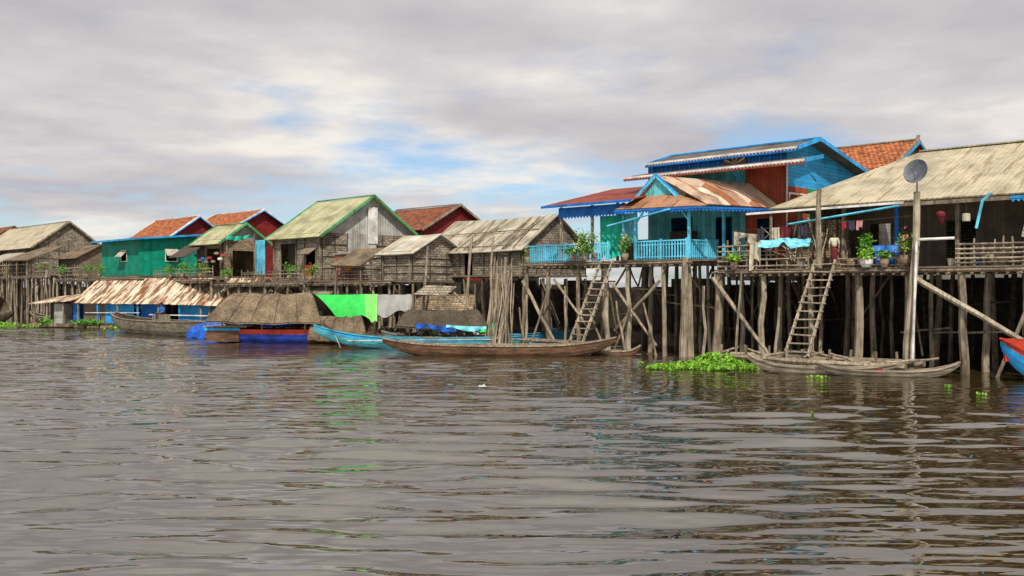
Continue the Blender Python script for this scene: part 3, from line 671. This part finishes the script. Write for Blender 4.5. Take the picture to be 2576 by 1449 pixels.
g = house('grey_gabled_house', 61.4, 68.4, 41, 50.1, 4.1, 7.75, 10.8, WEAVE, ROOFGREEN, GREYM, trim=GREENT,
          fh=[(65.0, 67.2, 4.2, 7.0), (62.2, 63.6, 5.0, 6.4)], gh=[], ends=.5, sag=.05)
g.box('gable_sheet', GREYM, (61.28, 43.3, 5.9), (61.34, 46, 7.75)); g.box('white_panel', WHITE, (61.22, 45.2, 7.0), (61.27, 46.1, 9.9))
g.slab('awning', ROOFGREY, [(60.3, 42.2, 5.4), (60.3, 44.6, 5.4), (61.25, 44.5, 6.3), (61.25, 42.3, 6.3)], .05)
g.slab('shutter', PLANKH, [(62.1, 40.2, 6.1), (63.7, 40.2, 6.1), (63.7, 40.95, 6.6), (62.1, 40.95, 6.6)], .05)
stilts(g, 60.2, 73, 38.6, 40.8, 3.95, 1.8, 2, .1, .5); stick_fence(g, (60.2, 38.5, 4.1), (69, 38.5, 4.1), .8, .5, 3)
g.box('dark_door', WOODD, (65.0, 41.6, 4.1), (67.2, 41.7, 7.0))
g.done()
g = house('brown_tile_house', 65, 73.5, 54, 62, 4, 8.9, 11.1, MAROON, TILED, stilt=True, battens=False, trim=WOODG); g.done()

g = G('teal_awning', vil=(70, 40)); cloth(g, 'tarp', CLT, (74.0, 39.8, 7.9), (69.4, 39.6, 7.8), .3, 3, .2); g.box('blue_sheet', AQUAP, (68.6, 40.3, 4.6), (70.0, 40.36, 7.4))
for s in (69.3, 73.8): g.stick('posts', WOOD, (s, 39.8, 4.0), (s, 39.8, 7.9), .06)
g.done()
g = house('shop_house', 74.8, 79.4, 40, 44, 4.4, 7.7, 9.1, WEAVEB, ROOFGREEN, GREYB, trim=GREENT, fh=[(75.2, 77.6, 4.5, 6.9)], gh=[(40.8, 43.2, 4.5, 6.7)], oh=.6)
g.slab('awning', THATCHD, [(78, 38.2, 6.2), (81.3, 38.2, 6.2), (81.3, 40, 7.4), (78, 40, 7.4)], .1)
stilts(g, 73.5, 84, 38.2, 39.8, 4.25, 1.8, 2, .1, .5); stick_fence(g, (73, 38.1, 4.4), (84, 38.1, 4.4), .8, .5, 3)
for i in range(9):
    c = (74+i*.6, 39.6, 6.0+R.uniform(-.4, .5)); g.lathe('hanging_goods', R.choice((METAL, PLBLUE, WHITE, CLR, POT)), c, [(.0, .2), (.2, .15), (.22, 0), (.0, -.1)], 8)
g.done()

g = G('green_house', vil=(91.3, 40))
fh = [(94.2, 95.6, 6.2, 7.2)]; gh = [(42.6, 43.8, 6.2, 7.3)]
wall(g, 'wall', GREENW, 's', 40, 91.3, 100.5, 4.75, 8.3, fh); wall(g, 'wall', GREENW, 't', 91.3, 40, 45.9, 4.75, 8.35, gh)
wall(g, 'wall', GREENW, 's', 45.9, 91.3, 100.5, 4.75, 8.8); wall(g, 'wall', GREENW, 't', 100.5, 40, 45.9, 4.75, 8.35)
for s in (91.3, 100.5): g.poly('wall_top', GREENW, [(s, 40, 8.35), (s, 45.9, 8.35), (s, 45.9, 8.85)])
g.slab('roof', ROOFGREY, [(90.7, 39.3, 8.32), (101.3, 39.3, 8.32), (101.3, 46.3, 8.95), (90.7, 46.3, 8.95)], .06)
g.bar('eave_board', BLUEP, (90.7, 39.25, 8.26), (101.3, 39.25, 8.26), .06, .18); g.bar('eave_board', BLUEP, (90.66, 39.3, 8.26), (90.66, 46.3, 8.9), .06, .18)
for h in fh: frame(g, 's', 40, h, WHITE)
for h in gh: frame(g, 't', 91.3, h, WHITE)
g.slab('shutter', ROOFPALE, [(94.1, 39.3, 6.6), (95.7, 39.3, 6.6), (95.7, 39.95, 7.25), (94.1, 39.95, 7.25)], .04)
g.slab('shutter', ROOFPALE, [(90.6, 42.5, 6.7), (90.6, 43.9, 6.7), (91.25, 43.9, 7.35), (91.25, 42.5, 7.35)], .04)
stilts(g, 91.3, 100.5, 40, 45.8, 4.72, brace=.4); stilts(g, 84, 108, 38.3, 39.7, 4.5, 2, 1.6, .1, .5, zb=-.8)
stick_fence(g, (100, 38.2, 4.6), (108, 38.2, 4.6), 1.2, .6, 3)
g.done()
for nm_, a, b_, ta, tb, ev, rg in (('red_tile_house', 99.4, 109.3, 46.8, 53.4, 9.2, 11.5), ('red_tile_house', 101, 112, 54.6, 63.4, 10.3, 12.8)):
    g = house(nm_, a, b_, ta, tb, 4.6, ev, rg, MAROON, TILE, MAROON, trim=WHITE, battens=False, ends=.5, oh=.6, stilt=False)
    m_ = (ta+tb)/2; sl_ = (rg-ev)/(m_-ta)*.6
    g.bar('roof_trim', BLUEP, (a-.58, ta-.6, ev-sl_-.12), (a-.58, m_, rg-.14), .05, .1); g.bar('roof_trim', BLUEP, (a-.58, tb+.6, ev-sl_-.12), (a-.58, m_, rg-.14), .05, .1)
    g.done()
g = house('woven_house', 122, 143, 41, 48, 5.1, 9.1, 11.7, WEAVE, ROOFG, trim=WOODG, fh=[(128, 130, 5.1, 7.4)], oh=1.0)
stilts(g, 108, 146, 37.5, 40.8, 4.9, 2.2, 2.2, .12, .6)
stick_fence(g, (108, 37.4, 5), (146, 37.4, 5), 1.4, .8, 3, .05)
for a, z in ((112, 6.6), (124, 6.3), (133, 6.9)):
    g.slab('lean_to', R.choice((THATCH, ROOFGREY)), [(a, 36.4, z), (a+8, 36.4, z+.1), (a+7.6, 40.6, z+1.7), (a+.4, 40.6, z+1.7)], .12)
    for k in range(3): g.stick('posts', WOOD, (a+.4+k*3.4, 36.6, -.6), (a+.4+k*3.4, 36.6, z), .1)
for i in range(30):
    s = R.uniform(104, 146); g.stick('poles', WOODG, (s, 37, -.5), (s+R.uniform(-1, 1), 37.3, R.uniform(4.5, 9.8) if i % 5 == 0 else R.uniform(3, 6)), .09, .1)
g.done()
g = house('plank_shed', 112, 118, 42, 47, 4.8, 7.2, 8.6, PLANKH, THATCH, stilt=True, battens=False); g.done()
g = house('woven_house', 150, 170, 42, 52, 5, 9.6, 12.6, WEAVE, TILED); g.done()
for s, t, z, r_ in ((62, 38.5, 4.1, .6), (59, 38.4, 4.0, .5), (75, 38, 4.4, .7), (78, 37.9, 4.4, .7), (80, 37.8, 4.4, .6), (71, 38.3, 4.1, .5), (96, 38, 4.6, .8), (99, 37.9, 4.6, .6), (106, 37.8, 4.6, .7), (110, 37.6, 5, .6)):
    potted('potted_plant', s, t, z, r_, r_*1.3, None, 200)
g = G('under_house_shade_panels', vil=(50, 49))  # dark panels added to stand in for the deep shade beneath the houses
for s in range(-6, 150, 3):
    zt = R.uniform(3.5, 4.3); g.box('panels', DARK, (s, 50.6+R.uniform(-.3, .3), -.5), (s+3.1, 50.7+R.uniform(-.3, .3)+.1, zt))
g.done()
g = G('drying_mats', vil=(50, 38))
for s, a in ((44.5, 3.0), (57, 3.5), (66, 3.0)):
    g.slab('mat', WEAVE, [(s, 38.6, 3.0), (s+a, 38.6, 3.1), (s+a, 39.6, 3.7), (s, 39.6, 3.6)], .05)
    g.stick('post', WOOD, (s+.1, 38.7, -.6), (s+.1, 38.7, 3.1), .06); g.stick('post', WOOD, (s+a-.1, 38.7, -.6), (s+a-.1, 38.7, 3.1), .06)
g.done()

# ------------------------------------------------------------------ boats
def hull(g, Ln, Wd, H, bow, stern, m_low, m_top, m_in, rim=None, draft=.15, fine=.55, n=26, pb=2.2):
    rim = rim or m_top; prof = [(1.0, 1.0), (.97, .72), (.88, .4), (.66, .12), (.3, 0), (0, -.02)]
    full = [(a, b) for a, b in prof]+[(-a, b) for a, b in prof[-2::-1]]
    outer = []; inner = []
    for i in range(n+1):
        u = -1+2*i/n; x = u*Ln/2
        w = Wd/2*max(0.03, (1-abs(u)**pb))**fine
        rise = (bow if u < 0 else stern)*abs(u)**3.5
        keel = -draft+(H*.75+draft)*abs(u)**6+rise*.72
        top = H+rise
        outer.append([(x, a*w, keel+(top-keel)*b) for a, b in full])
        wi = max(.004, w-.04); inner.append([(x*.985, a*wi, keel+.07+(top-keel-.07)*b) for a, b in full])
    k = len(full)
    for i in range(n):
        for j in range(k-1):
            m = m_top if j in (0, k-2) else m_low
            A, B = outer[i], outer[i+1]; g.poly('hull', m, [A[j], B[j], B[j+1], A[j+1]])
            A, B = inner[i], inner[i+1]; g.poly('hull_inside', m_in, [A[j], B[j], B[j+1], A[j+1]])
        for j in (0, k-1): g.bar('gunwale', rim, outer[i][j], outer[i+1][j], .09, .06)
    nr = int(Ln/1.1)
    for i in range(1, nr):
        u = -1+2*i/nr
        if abs(u) < .85:
            w = Wd/2*(1-abs(u)**pb)**fine; g.bar('thwarts', m_in, (u*Ln/2, -w+.03, H*.8), (u*Ln/2, w-.03, H*.8), .14, .04)

def canopy(g, part, mat, x0, x1, y0, y1, zb, zt, ends=.5, n=12, sag=.08, gabled=False):
    def f(u, v):
        a = math.pi*v; e = ends*(1-abs(2*v-1))
        x = (x0+e)+(x1-x0-2*e)*u; prof = (1-abs(2*v-1)**1.35) if gabled else math.sin(a)**.75
        yy = y0+(y1-y0)*(v if gabled else .5-.5*math.cos(a))
        return (x, yy, zb+(zt-zb)*prof-sag*math.sin(math.pi*u)+.03*math.sin(u*17+v*9)+.06*noise.noise(Vector((u*9, v*7, x0))))
    g.grid(part, mat, f, 22, n)
    def f2(u, v):
        p = f(u, v); return (p[0]*1.0, p[1], p[2]-.09)
    g.grid(part, mat, f2, 22, n)
    for u in (0, .2, .4, .6, .8, 1):
        g.tube('hoops', WOODD, [Vector(f(u, v/8))+Vector((0, 0, .02)) for v in range(9)], .025, 5)

g = G('floating_house', (-38, 84, 0), rad(-21))
g.box('pontoon', WOODD, (-.5, -.6, .15), (20.5, 4.4, .45))
for i in range(14): g.tube('floats', THATCH, [(i*1.5, -.7, .08), (i*1.5+1.2, -.7, .08)], .18)
def roofpanel(x0, x1, zt, ze, y0, y1, nn=6):
    for i in range(nn):
        a = x0+(x1-x0)*i/nn; b_ = x0+(x1-x0)*(i+1)/nn; w1 = R.uniform(-.06, .06)
        g.slab('roof', RUSTWHITE, [(a, y0, ze+w1), (b_+.05, y0, ze+w1), (b_+.05-1.0*(x1 > 18), y1, zt+w1*.5), (a-1.0*(x1 > 18), y1, zt+w1*.5)], .04)
roofpanel(-.6, 6.0, 4.15, 2.15, -.5, 2.4); roofpanel(5.8, 21.2, 4.35, 2.1, -.6, 2.6, 10)
g.slab('roof_back', RUSTWHITE, [(-.6, 5, 2.4), (20, 5, 2.4), (20, 2.6, 4.2), (-.6, 2.6, 4.1)], .05)
for i in range(10): g.bar('posts', BLUEP if i % 2 else WOODG, (i*2.2, -.3, .4), (i*2.2, -.3, 2.3), .12)
g.box('wall_blue', BLUEP, (2.5, .3, .45), (5.6, .36, 2.2)); g.box('wall_blue', BLUED, (6.4, .3, .45), (9, .36, 2.2)); g.box('wall_blue', BLUEP, (10.5, .3, .45), (14, .36, 2.2)); g.box('wall_blue', BLUED, (14.8, .3, .45), (17, .36, 2.2))
g.box('wall_wood', PLANKH, (0, .3, .45), (2.5, .36, 2.2)); g.box('wall_end', WOODD, (17.2, .35, .45), (20, .42, 2.3)); g.box('wall_back', WOODD, (0, 4.2, .4), (20, 4.3, 2.4))
g.bar('rail', WHITE, (8, -.5, 1.25), (16, -.55, 1.2), .07); g.bar('rail', WHITE, (1, -.5, 1.35), (7, -.55, 1.4), .06)
g.slab('annex_roof', RUSTWHITE, [(-5.4, -.8, 2.1), (-.3, -.8, 2.4), (-.3, 2, 3.1), (-5, 2, 2.7)], .06)
g.box('annex', GREYB, (-2.9, -.2, .3), (-1.8, .8, 2.1)); g.box('annex', BLUED, (-1.0, .1, .3), (-.5, .8, 2.2)); g.box('annex', WOODD, (-4.6, 1, .3), (-.6, 1.1, 2.4))
for x in (-4.9, -3.4, -1.5): g.stick('annex_posts', WOODG, (x, -.5, -.3), (x, -.5, 2.3), .07)
g.box('annex_deck', WOOD, (-5.2, -.8, .1), (-.6, 2, .35))
g.leaves('deck_plants', LEAF, (1.5, -.9, .5), 1.6, .4, .3, 300, .16); g.leaves('deck_plants', LEAF, (-3.2, -.9, .5), .9, .4, .3, 120, .16)
g.done()

g = G('cargo_boat', (-26.4, 72.0, 0), rad(-41.8)); hull(g, 16.2, 2.3, 1.05, .5, .15, STRAKE, STRAKE, WOODD, WOODG); g.box('seat_box', WOODG, (-.8, -.4, 1.0), (.4, .4, 1.5)); g.done()
g = G('blue_tarp_heap', (-21.0, 66.6, 0), rad(-35))
def th(u, v):
    x = (u-.5)*3.0; y = (v-.5)*2.2; e = min(u, 1-u, v, 1-v); z = .05+1.2*min(1, e*4.5)**.6*(.8+.4*noise.noise(Vector((x*1.4, y*1.4, 3))))
    return (x, y, z+.14*noise.noise(Vector((x*5, y*5, 1))))
g.grid('tarp', TARPB, th, 30, 22); g.done()

g = G('thatched_houseboat', (-14.7, 61.4, 0), rad(-6))
hull(g, 9.6, 2.6, .85, .12, .35, BOATBLUE, BOATRED, WOODD, BOATRED, pb=5)
g.box('stern_box', BOATB, (-4.7, -1.28, .1), (-2.5, 1.28, 1.0)); g.box('stern_deck', WOODG, (-4.8, -1.32, 1.003), (-2.0, 1.32, 1.08)); g.box('blue_band', BLUEP, (-4.75, -1.33, .8), (-2.4, -1.285, .95))
canopy(g, 'thatch_canopy', THATCH, -4.5, 3.0, -1.8, 1.8, 1.4, 3.2, 1.2, gabled=True)
for x in (-3.6, -1, 1.8):
    for y in (-1.2, 1.2): g.stick('posts', WOODG, (x, y, .8), (x, y, 1.9), .05)
g.lathe('tyre', RUBBER, (-3.0, -1.2, 1.25), [(.22, -.08), (.36, -.1), (.42, 0), (.36, .1), (.22, .08), (.2, 0), (.22, -.08)], 16)
g.leaves('bundles', TARPB, (0, -1.0, 1.2), 1.6, .3, .22, 60, .28)
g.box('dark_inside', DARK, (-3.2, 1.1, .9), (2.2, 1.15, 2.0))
g.done()
g = G('woven_boat_cover', (-10.8, 60.6, 0), rad(-4)); canopy(g, 'cover', THATCH, -1.9, 1.9, -1.3, 1.3, .35, 1.75, .7); hull(g, 5.5, 2.2, .5, .2, .2, BOATB, BOATB, WOODD); g.done()

g = G('cloth_drying_line', (-8, 63, 0), 0)
g.tube('line', WOODD, [(-5.6, 0, 3.12), (-.9, 0, 3.08), (1.4, 0, 3.08), (5.6, .2, 3.0)], .015, 4)
cloth(g, 'green_cloth', CLG, (-5.5, 0, 3.12), (-1.7, -.02, 3.1), 1.65, 3, .07, 24, 6, .1); cloth(g, 'lime_cloth', CLY, (-1.7, -.05, 3.1), (-.9, -.05, 3.1), 1.85, 2, .06, 10, 6, .1)
cloth(g, 'grey_cloth', CLW, (-.9, -.02, 3.1), (1.4, 0, 3.1), 1.3, 3, .07, 18, 6, .25)
g.slab('woven_mat', WEAVEB, [(1.3, -.2, 2.1), (5.4, -.2, 1.95), (5.6, .6, 3.05), (1.3, .6, 3.1)], .05)
for x in (-5.6, -2.0, .2, 1.4, 3.6, 5.6): g.stick('poles', WOOD, (x, .15, -.5), (x+R.uniform(-.1, .1), .15, 3.3+R.uniform(0, .5)), .05, .04)
g.done()
g = G('green_bundle', (-1.4, 61, 0)); g.grid('cloth', CLG, lambda u, v: ((u-.5)*1.3, (v-.5)*.8, .7+.9*min(u, 1-u, v, 1-v)*2*(1+.3*math.sin(u*9))), 12, 8); g.box('crate', WOODD, (-.7, -.4, -.1), (.7, .4, .69)); g.done()

g = G('covered_sampan', (-4.2, 58.2, 0), rad(3))
hull(g, 7.5, 1.7, .55, .35, .25, STRAKE, BOATAQUA, WOODD, WOODG)
canopy(g, 'thatch_canopy', THATCHD, -2.8, 2.7, -1.2, 1.2, 1.2, 2.2, .7, gabled=True)
for x in (-2, 0, 2): g.stick('posts', WOODG, (x, -.8, .4), (x, -.8, 1.6), .04); g.stick('posts', WOODG, (x, .8, .4), (x, .8, 1.6), .04)
cloth(g, 'blue_tarp', TARPB, (-1.6, -1.2, 1.4), (.8, -1.2, 1.2), .3, 3, .05)
cloth(g, 'aqua_tarp', CLA, (.2, -1.25, 1.3), (2.6, -1.25, 1.2), .22, 3, .06)
g.leaves('sacks', CLC, (0, 0, .8), 1.8, .4, .25, 60, .25)
g.done()
g = G('small_boat', (.2, 61.5, 0), rad(8)); hull(g, 5.5, 1.2, .5, .4, .4, WHITE, BOATAQUA, WOODD, BLUEP); g.done()
g = G('small_boat', (-8.3, 58.6, 0), rad(14)); hull(g, 6.5, 1.2, .6, .8, .3, BOATB, BOATB, WOODD, BOATB); g.leaves('nets', WOODD, (0.6, 0, .8), 1.4, .4, .3, 90, .22); g.done()

g = G('turquoise_longboat', (-3.5, 57.2, 0), rad(19.4)); hull(g, 16.6, 1.6, .55, .85, .35, BOATAQUA, BLUEP, WOODD, BOATAQUA, fine=.7)
g.tube('mooring_rope', CLC, [(-7.2, -.75, .8), (-6.9, -.8, .1)], .02, 4); g.bar('stripe', CLC, (-6.5, -.72, .5), (4, -.85, .42), .03, .05); g.done()
g = G('brown_longboat', (-.7, 49.6, 0), rad(-4)); hull(g, 12.2, 1.5, .52, .35, .45, BOATB, BOATB, STRAKE, WOODG, fine=.7)
g.bar('plank', WOODG, (-3.5, -.1, .58), (2.5, .1, .6), .25, .03); g.done()
g = G('small_boat', (5.3, 49.8, 0), rad(-10)); hull(g, 2.8, .8, .22, .15, .3, BOATB, STRAKE, WOODD, WOODG); g.done()
g = G('wooden_canoe', (12.6, 38.9, 0), rad(-16)); hull(g, 5.8, .8, .27, .5, .22, CANOE, CANOE, WOODD, CANOE, draft=.1, fine=.7); g.done()
g = G('wooden_canoe', (14.9, 37.9, 0), rad(-12)); hull(g, 5.4, .75, .22, .3, .38, STRAKE, CANOE, WOODD, CANOE, draft=.1, fine=.7)
g.box('red_bailer', CLR, (-.4, -.1, .1), (-.15, .1, .28)); g.done()
g = G('painted_boat', (21.7, 35.0, 0), rad(-14)); hull(g, 6.8, 1.8, .85, .75, .2, BLUEP, BOATRED, WOODD, BOATRED, pb=3)
g.box('bow_board', BOATRED, (-3.3, -.12, .75), (-2.5, .12, 1.6)); g.done()
g = G('sampan_with_canopy', (-56, 99, 0), rad(-20)); hull(g, 11, 2.2, .8, .6, .4, WOODD, STRAKE, WOODD, WOODG); canopy(g, 'canopy', THATCH, -4, 3.5, -1.3, 1.3, 1.2, 2.8, .8); g.done()
g = G('small_boat', (-46, 96, 0), rad(-30)); hull(g, 8, 1.4, .6, .5, .4, WOODD, STRAKE, WOODD, WOODG); g.done()

# ------------------------------------------------------------------ water plants and litter
def hyac(name, cx, cy, rx, ry, n, hmax=.3, ls=1.0):
    g = G(name, (cx, cy, 0)); vs = []; fs = []
    for i in range(n):
        a = R.uniform(0, 6.283); q = math.sqrt(R.random()); x = math.cos(a)*q; y = math.sin(a)*q
        if noise.noise(Vector((x*2.2+cx, y*2.2, 1))) < -.35+q*.45: continue
        hh = hmax*(1-q*q*.75)*R.uniform(.2, 1); p = Vector((x*rx, y*ry, .04+hh)); s = R.uniform(.045, .09)*ls
        d = Vector((R.uniform(-1, 1), R.uniform(-1, 1), R.uniform(.1, 1))).normalized(); e = d.cross(Vector((R.uniform(-1, 1), R.uniform(-1, 1), .3))).normalized()
        o = len(vs); vs += [p-d*s, p-d*s*.3+e*s*.75, p+d*s*.7+e*s*.5, p+d*s*1.1, p+d*s*.7-e*s*.5, p-d*s*.3-e*s*.75]; fs.append(tuple(range(o, o+6)))
        if i % 3 == 0:
            o = len(vs); vs += [Vector((x*rx, y*ry, 0)), Vector((x*rx+.012, y*ry, 0)), p]; fs.append((o, o+1, o+2))
    if vs: g.add('leaves', HYAC, vs, fs); g.done()
hyac('water_hyacinth', 8.4, 41.4, 2.6, 1.2, 5200, .28); hyac('water_hyacinth', 9.2, 42.6, 1.3, .5, 1300, .6)
for x, y, r_, n in ((11.9, 37.0, .55, 70), (6.0, 44, .25, 26), (15.2, 31.0, .28, 26), (8.3, 26.3, .12, 12), (15.4, 33.6, .15, 18), (-44, 84, 2.5, 260), (-50, 90, 3, 300), (-33, 80, 1.2, 100)):
    hyac('floating_plant', x, y, r_, r_*.7, n, .06 if y < 50 else .4, .7 if y < 50 else 1.3)
g = G('plastic_litter', (-1.05, 33.6, 0)); g.grid('bag', CLW, lambda u, v: ((u-.5)*.3, (v-.5)*.2, .03+.07*math.sin(u*3.1)*math.sin(v*3.1)*(1+.5*math.sin(u*11))), 10, 8); g.done()

# ------------------------------------------------------------------ people
def figure(name, loc, yaw, parts):
    e = bpy.data.objects.new(name, None); scene.collection.objects.link(e); e.location = loc; e.rotation_euler = (0, 0, yaw)
    for nm2, pts, edges, rads, mat, sub in parts:
        me = bpy.data.meshes.new(nm2); me.from_pydata(pts, edges, []); o = bpy.data.objects.new(nm2, me); scene.collection.objects.link(o); o.parent = e
        me.materials.append(mat); o.modifiers.new('skin', 'SKIN')
        for i, r_ in enumerate(rads): me.skin_vertices[0].data[i].radius = (r_, r_)
        me.skin_vertices[0].data[0].use_root = True
        o.modifiers.new('sub', 'SUBSURF').levels = sub; o.modifiers['sub'].render_levels = sub
def head(z, y=0.0):
    P = [('head', [(0, -.01+y, z-.2), (0, -.02+y, z-.12), (0, -.03+y, z-.04), (0, -.02+y, z+.04)], [(0, 1), (1, 2), (2, 3)], [.05, .055, .085, .08], SKIN, 2),
         ('nose', [(0, -.11+y, z-.025), (0, -.125+y, z-.05)], [(0, 1)], [.01, .016], SKIN, 1),
         ('mouth', [(-.02, -.105+y, z-.08), (.02, -.105+y, z-.08)], [(0, 1)], [.007, .007], CLR, 1),
         ('hair', [(0, .0+y, z+.03), (0, .035+y, z-.02), (0, -.04+y, z+.06)], [(0, 1), (0, 2)], [.09, .075, .06], HAIR, 2)]
    for sx in (-1, 1):
        P += [('eye', [(sx*.03, -.104+y, z-.015), (sx*.04, -.1+y, z-.015)], [(0, 1)], [.009, .009], HAIR, 1), ('ear', [(sx*.088, -.02+y, z-.02), (sx*.09, -.02+y, z-.05)], [(0, 1)], [.014, .012], SKIN, 1)]
    return P
def hand(sx, w, d):
    w = Vector(w); d = Vector(d).normalized(); side = Vector((sx, 0, 0)); P = []
    P.append(('palm', [tuple(w), tuple(w+d*.08)], [(0, 1)], [.026, .034], SKIN, 1))
    for k in range(4):
        b = w+d*.09+side*(-.024+.016*k); ln = (.062, .075, .07, .055)[k]
        P.append(('finger', [tuple(b), tuple(b+d*ln*.55), tuple(b+d*ln*.9+Vector((0, -.012, -.012)))], [(0, 1), (1, 2)], [.009, .0085, .007], SKIN, 1))
    b = w+d*.03-side*.026; P.append(('thumb', [tuple(b), tuple(b+d*.03-side*.02), tuple(b+d*.055-side*.022)], [(0, 1), (1, 2)], [.011, .01, .008], SKIN, 1))
    return P
sit = [('shirt', [(0, 0, .08), (0, .02, .3), (0, 0, .5), (0, -.01, .58), (-.18, 0, .5), (-.24, -.06, .24), (.18, 0, .5), (.24, -.06, .24)], [(0, 1), (1, 2), (2, 3), (2, 4), (4, 5), (2, 6), (6, 7)], [.15, .14, .14, .07, .07, .055, .07, .055], BLUED, 2),
       ('trousers', [(0, 0, .06), (-.1, -.02, .06), (-.12, -.42, .08), (-.12, -.46, -.34), (.1, -.02, .06), (.12, -.42, .08), (.12, -.46, -.34)], [(0, 1), (1, 2), (2, 3), (0, 4), (4, 5), (5, 6)], [.13, .1, .075, .055, .1, .075, .055], CLD, 2)]+head(.76)
for sx in (-1, 1):
    sit += [('forearm', [(sx*.24, -.06, .25), (sx*.17, -.28, .17)], [(0, 1)], [.045, .032], SKIN, 2), ('foot', [(sx*.12, -.45, -.36), (sx*.12, -.5, -.4), (sx*.12, -.62, -.42)], [(0, 1), (1, 2)], [.045, .045, .03], SKIN, 2)]
    sit += hand(sx, (sx*.165, -.29, .165), (-sx*.1, -1, -.08))
figure('seated_person', (-26.5, 72.1, 1.5), rad(-20), sit)
st = [('blouse', [(0, 0, .9), (0, .01, 1.12), (0, 0, 1.3), (0, 0, 1.37), (-.16, 0, 1.3), (-.21, -.02, 1.05), (.16, 0, 1.3), (.21, -.02, 1.05)], [(0, 1), (1, 2), (2, 3), (2, 4), (4, 5), (2, 6), (6, 7)], [.14, .125, .12, .06, .06, .045, .06, .045], CLC, 2),
      ('skirt', [(0, 0, .92), (0, 0, .6), (0, 0, .2)], [(0, 1), (1, 2)], [.15, .17, .17], CLM, 2)]+head(1.55)
for sx in (-1, 1):
    st += [('forearm', [(sx*.21, -.02, 1.06), (sx*.2, -.1, .86)], [(0, 1)], [.038, .028], SKIN, 2), ('calf', [(sx*.08, 0, .3), (sx*.08, .01, .07)], [(0, 1)], [.05, .035], SKIN, 2), ('foot', [(sx*.08, .02, .04), (sx*.08, -.08, .035), (sx*.08, -.16, .025)], [(0, 1), (1, 2)], [.035, .035, .022], SKIN, 2)]
    st += hand(sx, (sx*.2, -.1, .85), (0, -.15, -1))
figure('standing_person', W(20.15, 40.75, 4.42), rad(-25), st)

# ------------------------------------------------------------------ sky + sun
SE = rad(52)
w = bpy.data.worlds.new('World'); scene.world = w; w.use_nodes = True; nt = w.node_tree
for n_ in list(nt.nodes): nt.nodes.remove(n_)
sky = N(nt, 'ShaderNodeTexSky', sky_type='NISHITA'); sky.sun_disc = False; sky.sun_elevation = SE
bg1 = N(nt, 'ShaderNodeBackground'); bg1.inputs[1].default_value = 0.125
L(nt, mixc(nt, 1.0, sky.outputs[0], (0.8, 0.94, 1.1), 'MULTIPLY'), bg1.inputs[0])
tc = N(nt, 'ShaderNodeTexCoord'); sp = N(nt, 'ShaderNodeSeparateXYZ'); L(nt, tc.outputs['Generated'], sp.inputs[0])
zc = mth(nt, 'ADD', mth(nt, 'MAXIMUM', sp.outputs['Z'], 0.0), 0.09)
px = mth(nt, 'DIVIDE', sp.outputs['X'], zc); py = mth(nt, 'DIVIDE', sp.outputs['Y'], zc)
pv = comb(nt, px, py, 0.3)
cov = noise_f(nt, pv, 0.66, 9, 0.56)
fine = noise_f(nt, pv, 2.0, 7, 0.58)
zr = N(nt, 'ShaderNodeMapRange'); L(nt, sp.outputs['Z'], zr.inputs[0]); zr.inputs[1].default_value = 0.13; zr.inputs[2].default_value = 0.19; zr.inputs[3].default_value = 0.0; zr.inputs[4].default_value = 0.17
cv2 = mth(nt, 'ADD', mth(nt, 'ADD', cov, zr.outputs[0]), mth(nt, 'MULTIPLY', mth(nt, 'SUBTRACT', fine, .5), .28))
cf = N(nt, 'ShaderNodeMapRange', interpolation_type='SMOOTHSTEP'); L(nt, cv2, cf.inputs[0]); cf.inputs[1].default_value = 0.39; cf.inputs[2].default_value = 0.61
lum = noise_f(nt, comb(nt, px, py, 7.7), 0.75, 6, 0.52)
lum2 = mth(nt, 'ADD', lum, mth(nt, 'MULTIPLY', mth(nt, 'SUBTRACT', fine, .5), .24))
cc = ramp(nt, lum2, [(0.37, (0.52, 0.495, 0.52)), (0.46, (0.6, 0.575, 0.59)), (0.55, (0.71, 0.68, 0.68)), (0.65, (0.92, 0.87, 0.8))])
bg2 = N(nt, 'ShaderNodeBackground'); bg2.inputs[1].default_value = 1.0; L(nt, cc, bg2.inputs[0])
mx = N(nt, 'ShaderNodeMixShader'); L(nt, cf.outputs[0], mx.inputs[0]); L(nt, bg1.outputs[0], mx.inputs[1]); L(nt, bg2.outputs[0], mx.inputs[2])
wo = N(nt, 'ShaderNodeOutputWorld'); L(nt, mx.outputs[0], wo.inputs[0])

sl = bpy.data.lights.new('sun', 'SUN'); sl.energy = 5.0; sl.angle = rad(1.5); sl.color = (1, .95, .86)
so = bpy.data.objects.new('sun', sl); scene.collection.objects.link(so)
az = rad(178)
dv = Vector((math.cos(SE)*math.sin(az), math.cos(SE)*math.cos(az), math.sin(SE)))
so.rotation_euler = dv.to_track_quat('Z', 'Y').to_euler(); so.location = dv*100
sky.sun_rotation = az

cam = bpy.data.cameras.new('camera'); co = bpy.data.objects.new('camera', cam); scene.collection.objects.link(co)
co.location = (0, 0, 3.5); co.rotation_euler = (rad(90), 0, 0); cam.lens = 33.5; cam.sensor_width = 36; cam.clip_end = 8000; cam.clip_start = .1
scene.camera = co
scene.view_settings.view_transform = 'Standard'; scene.view_settings.look = 'None'; scene.view_settings.exposure = 0
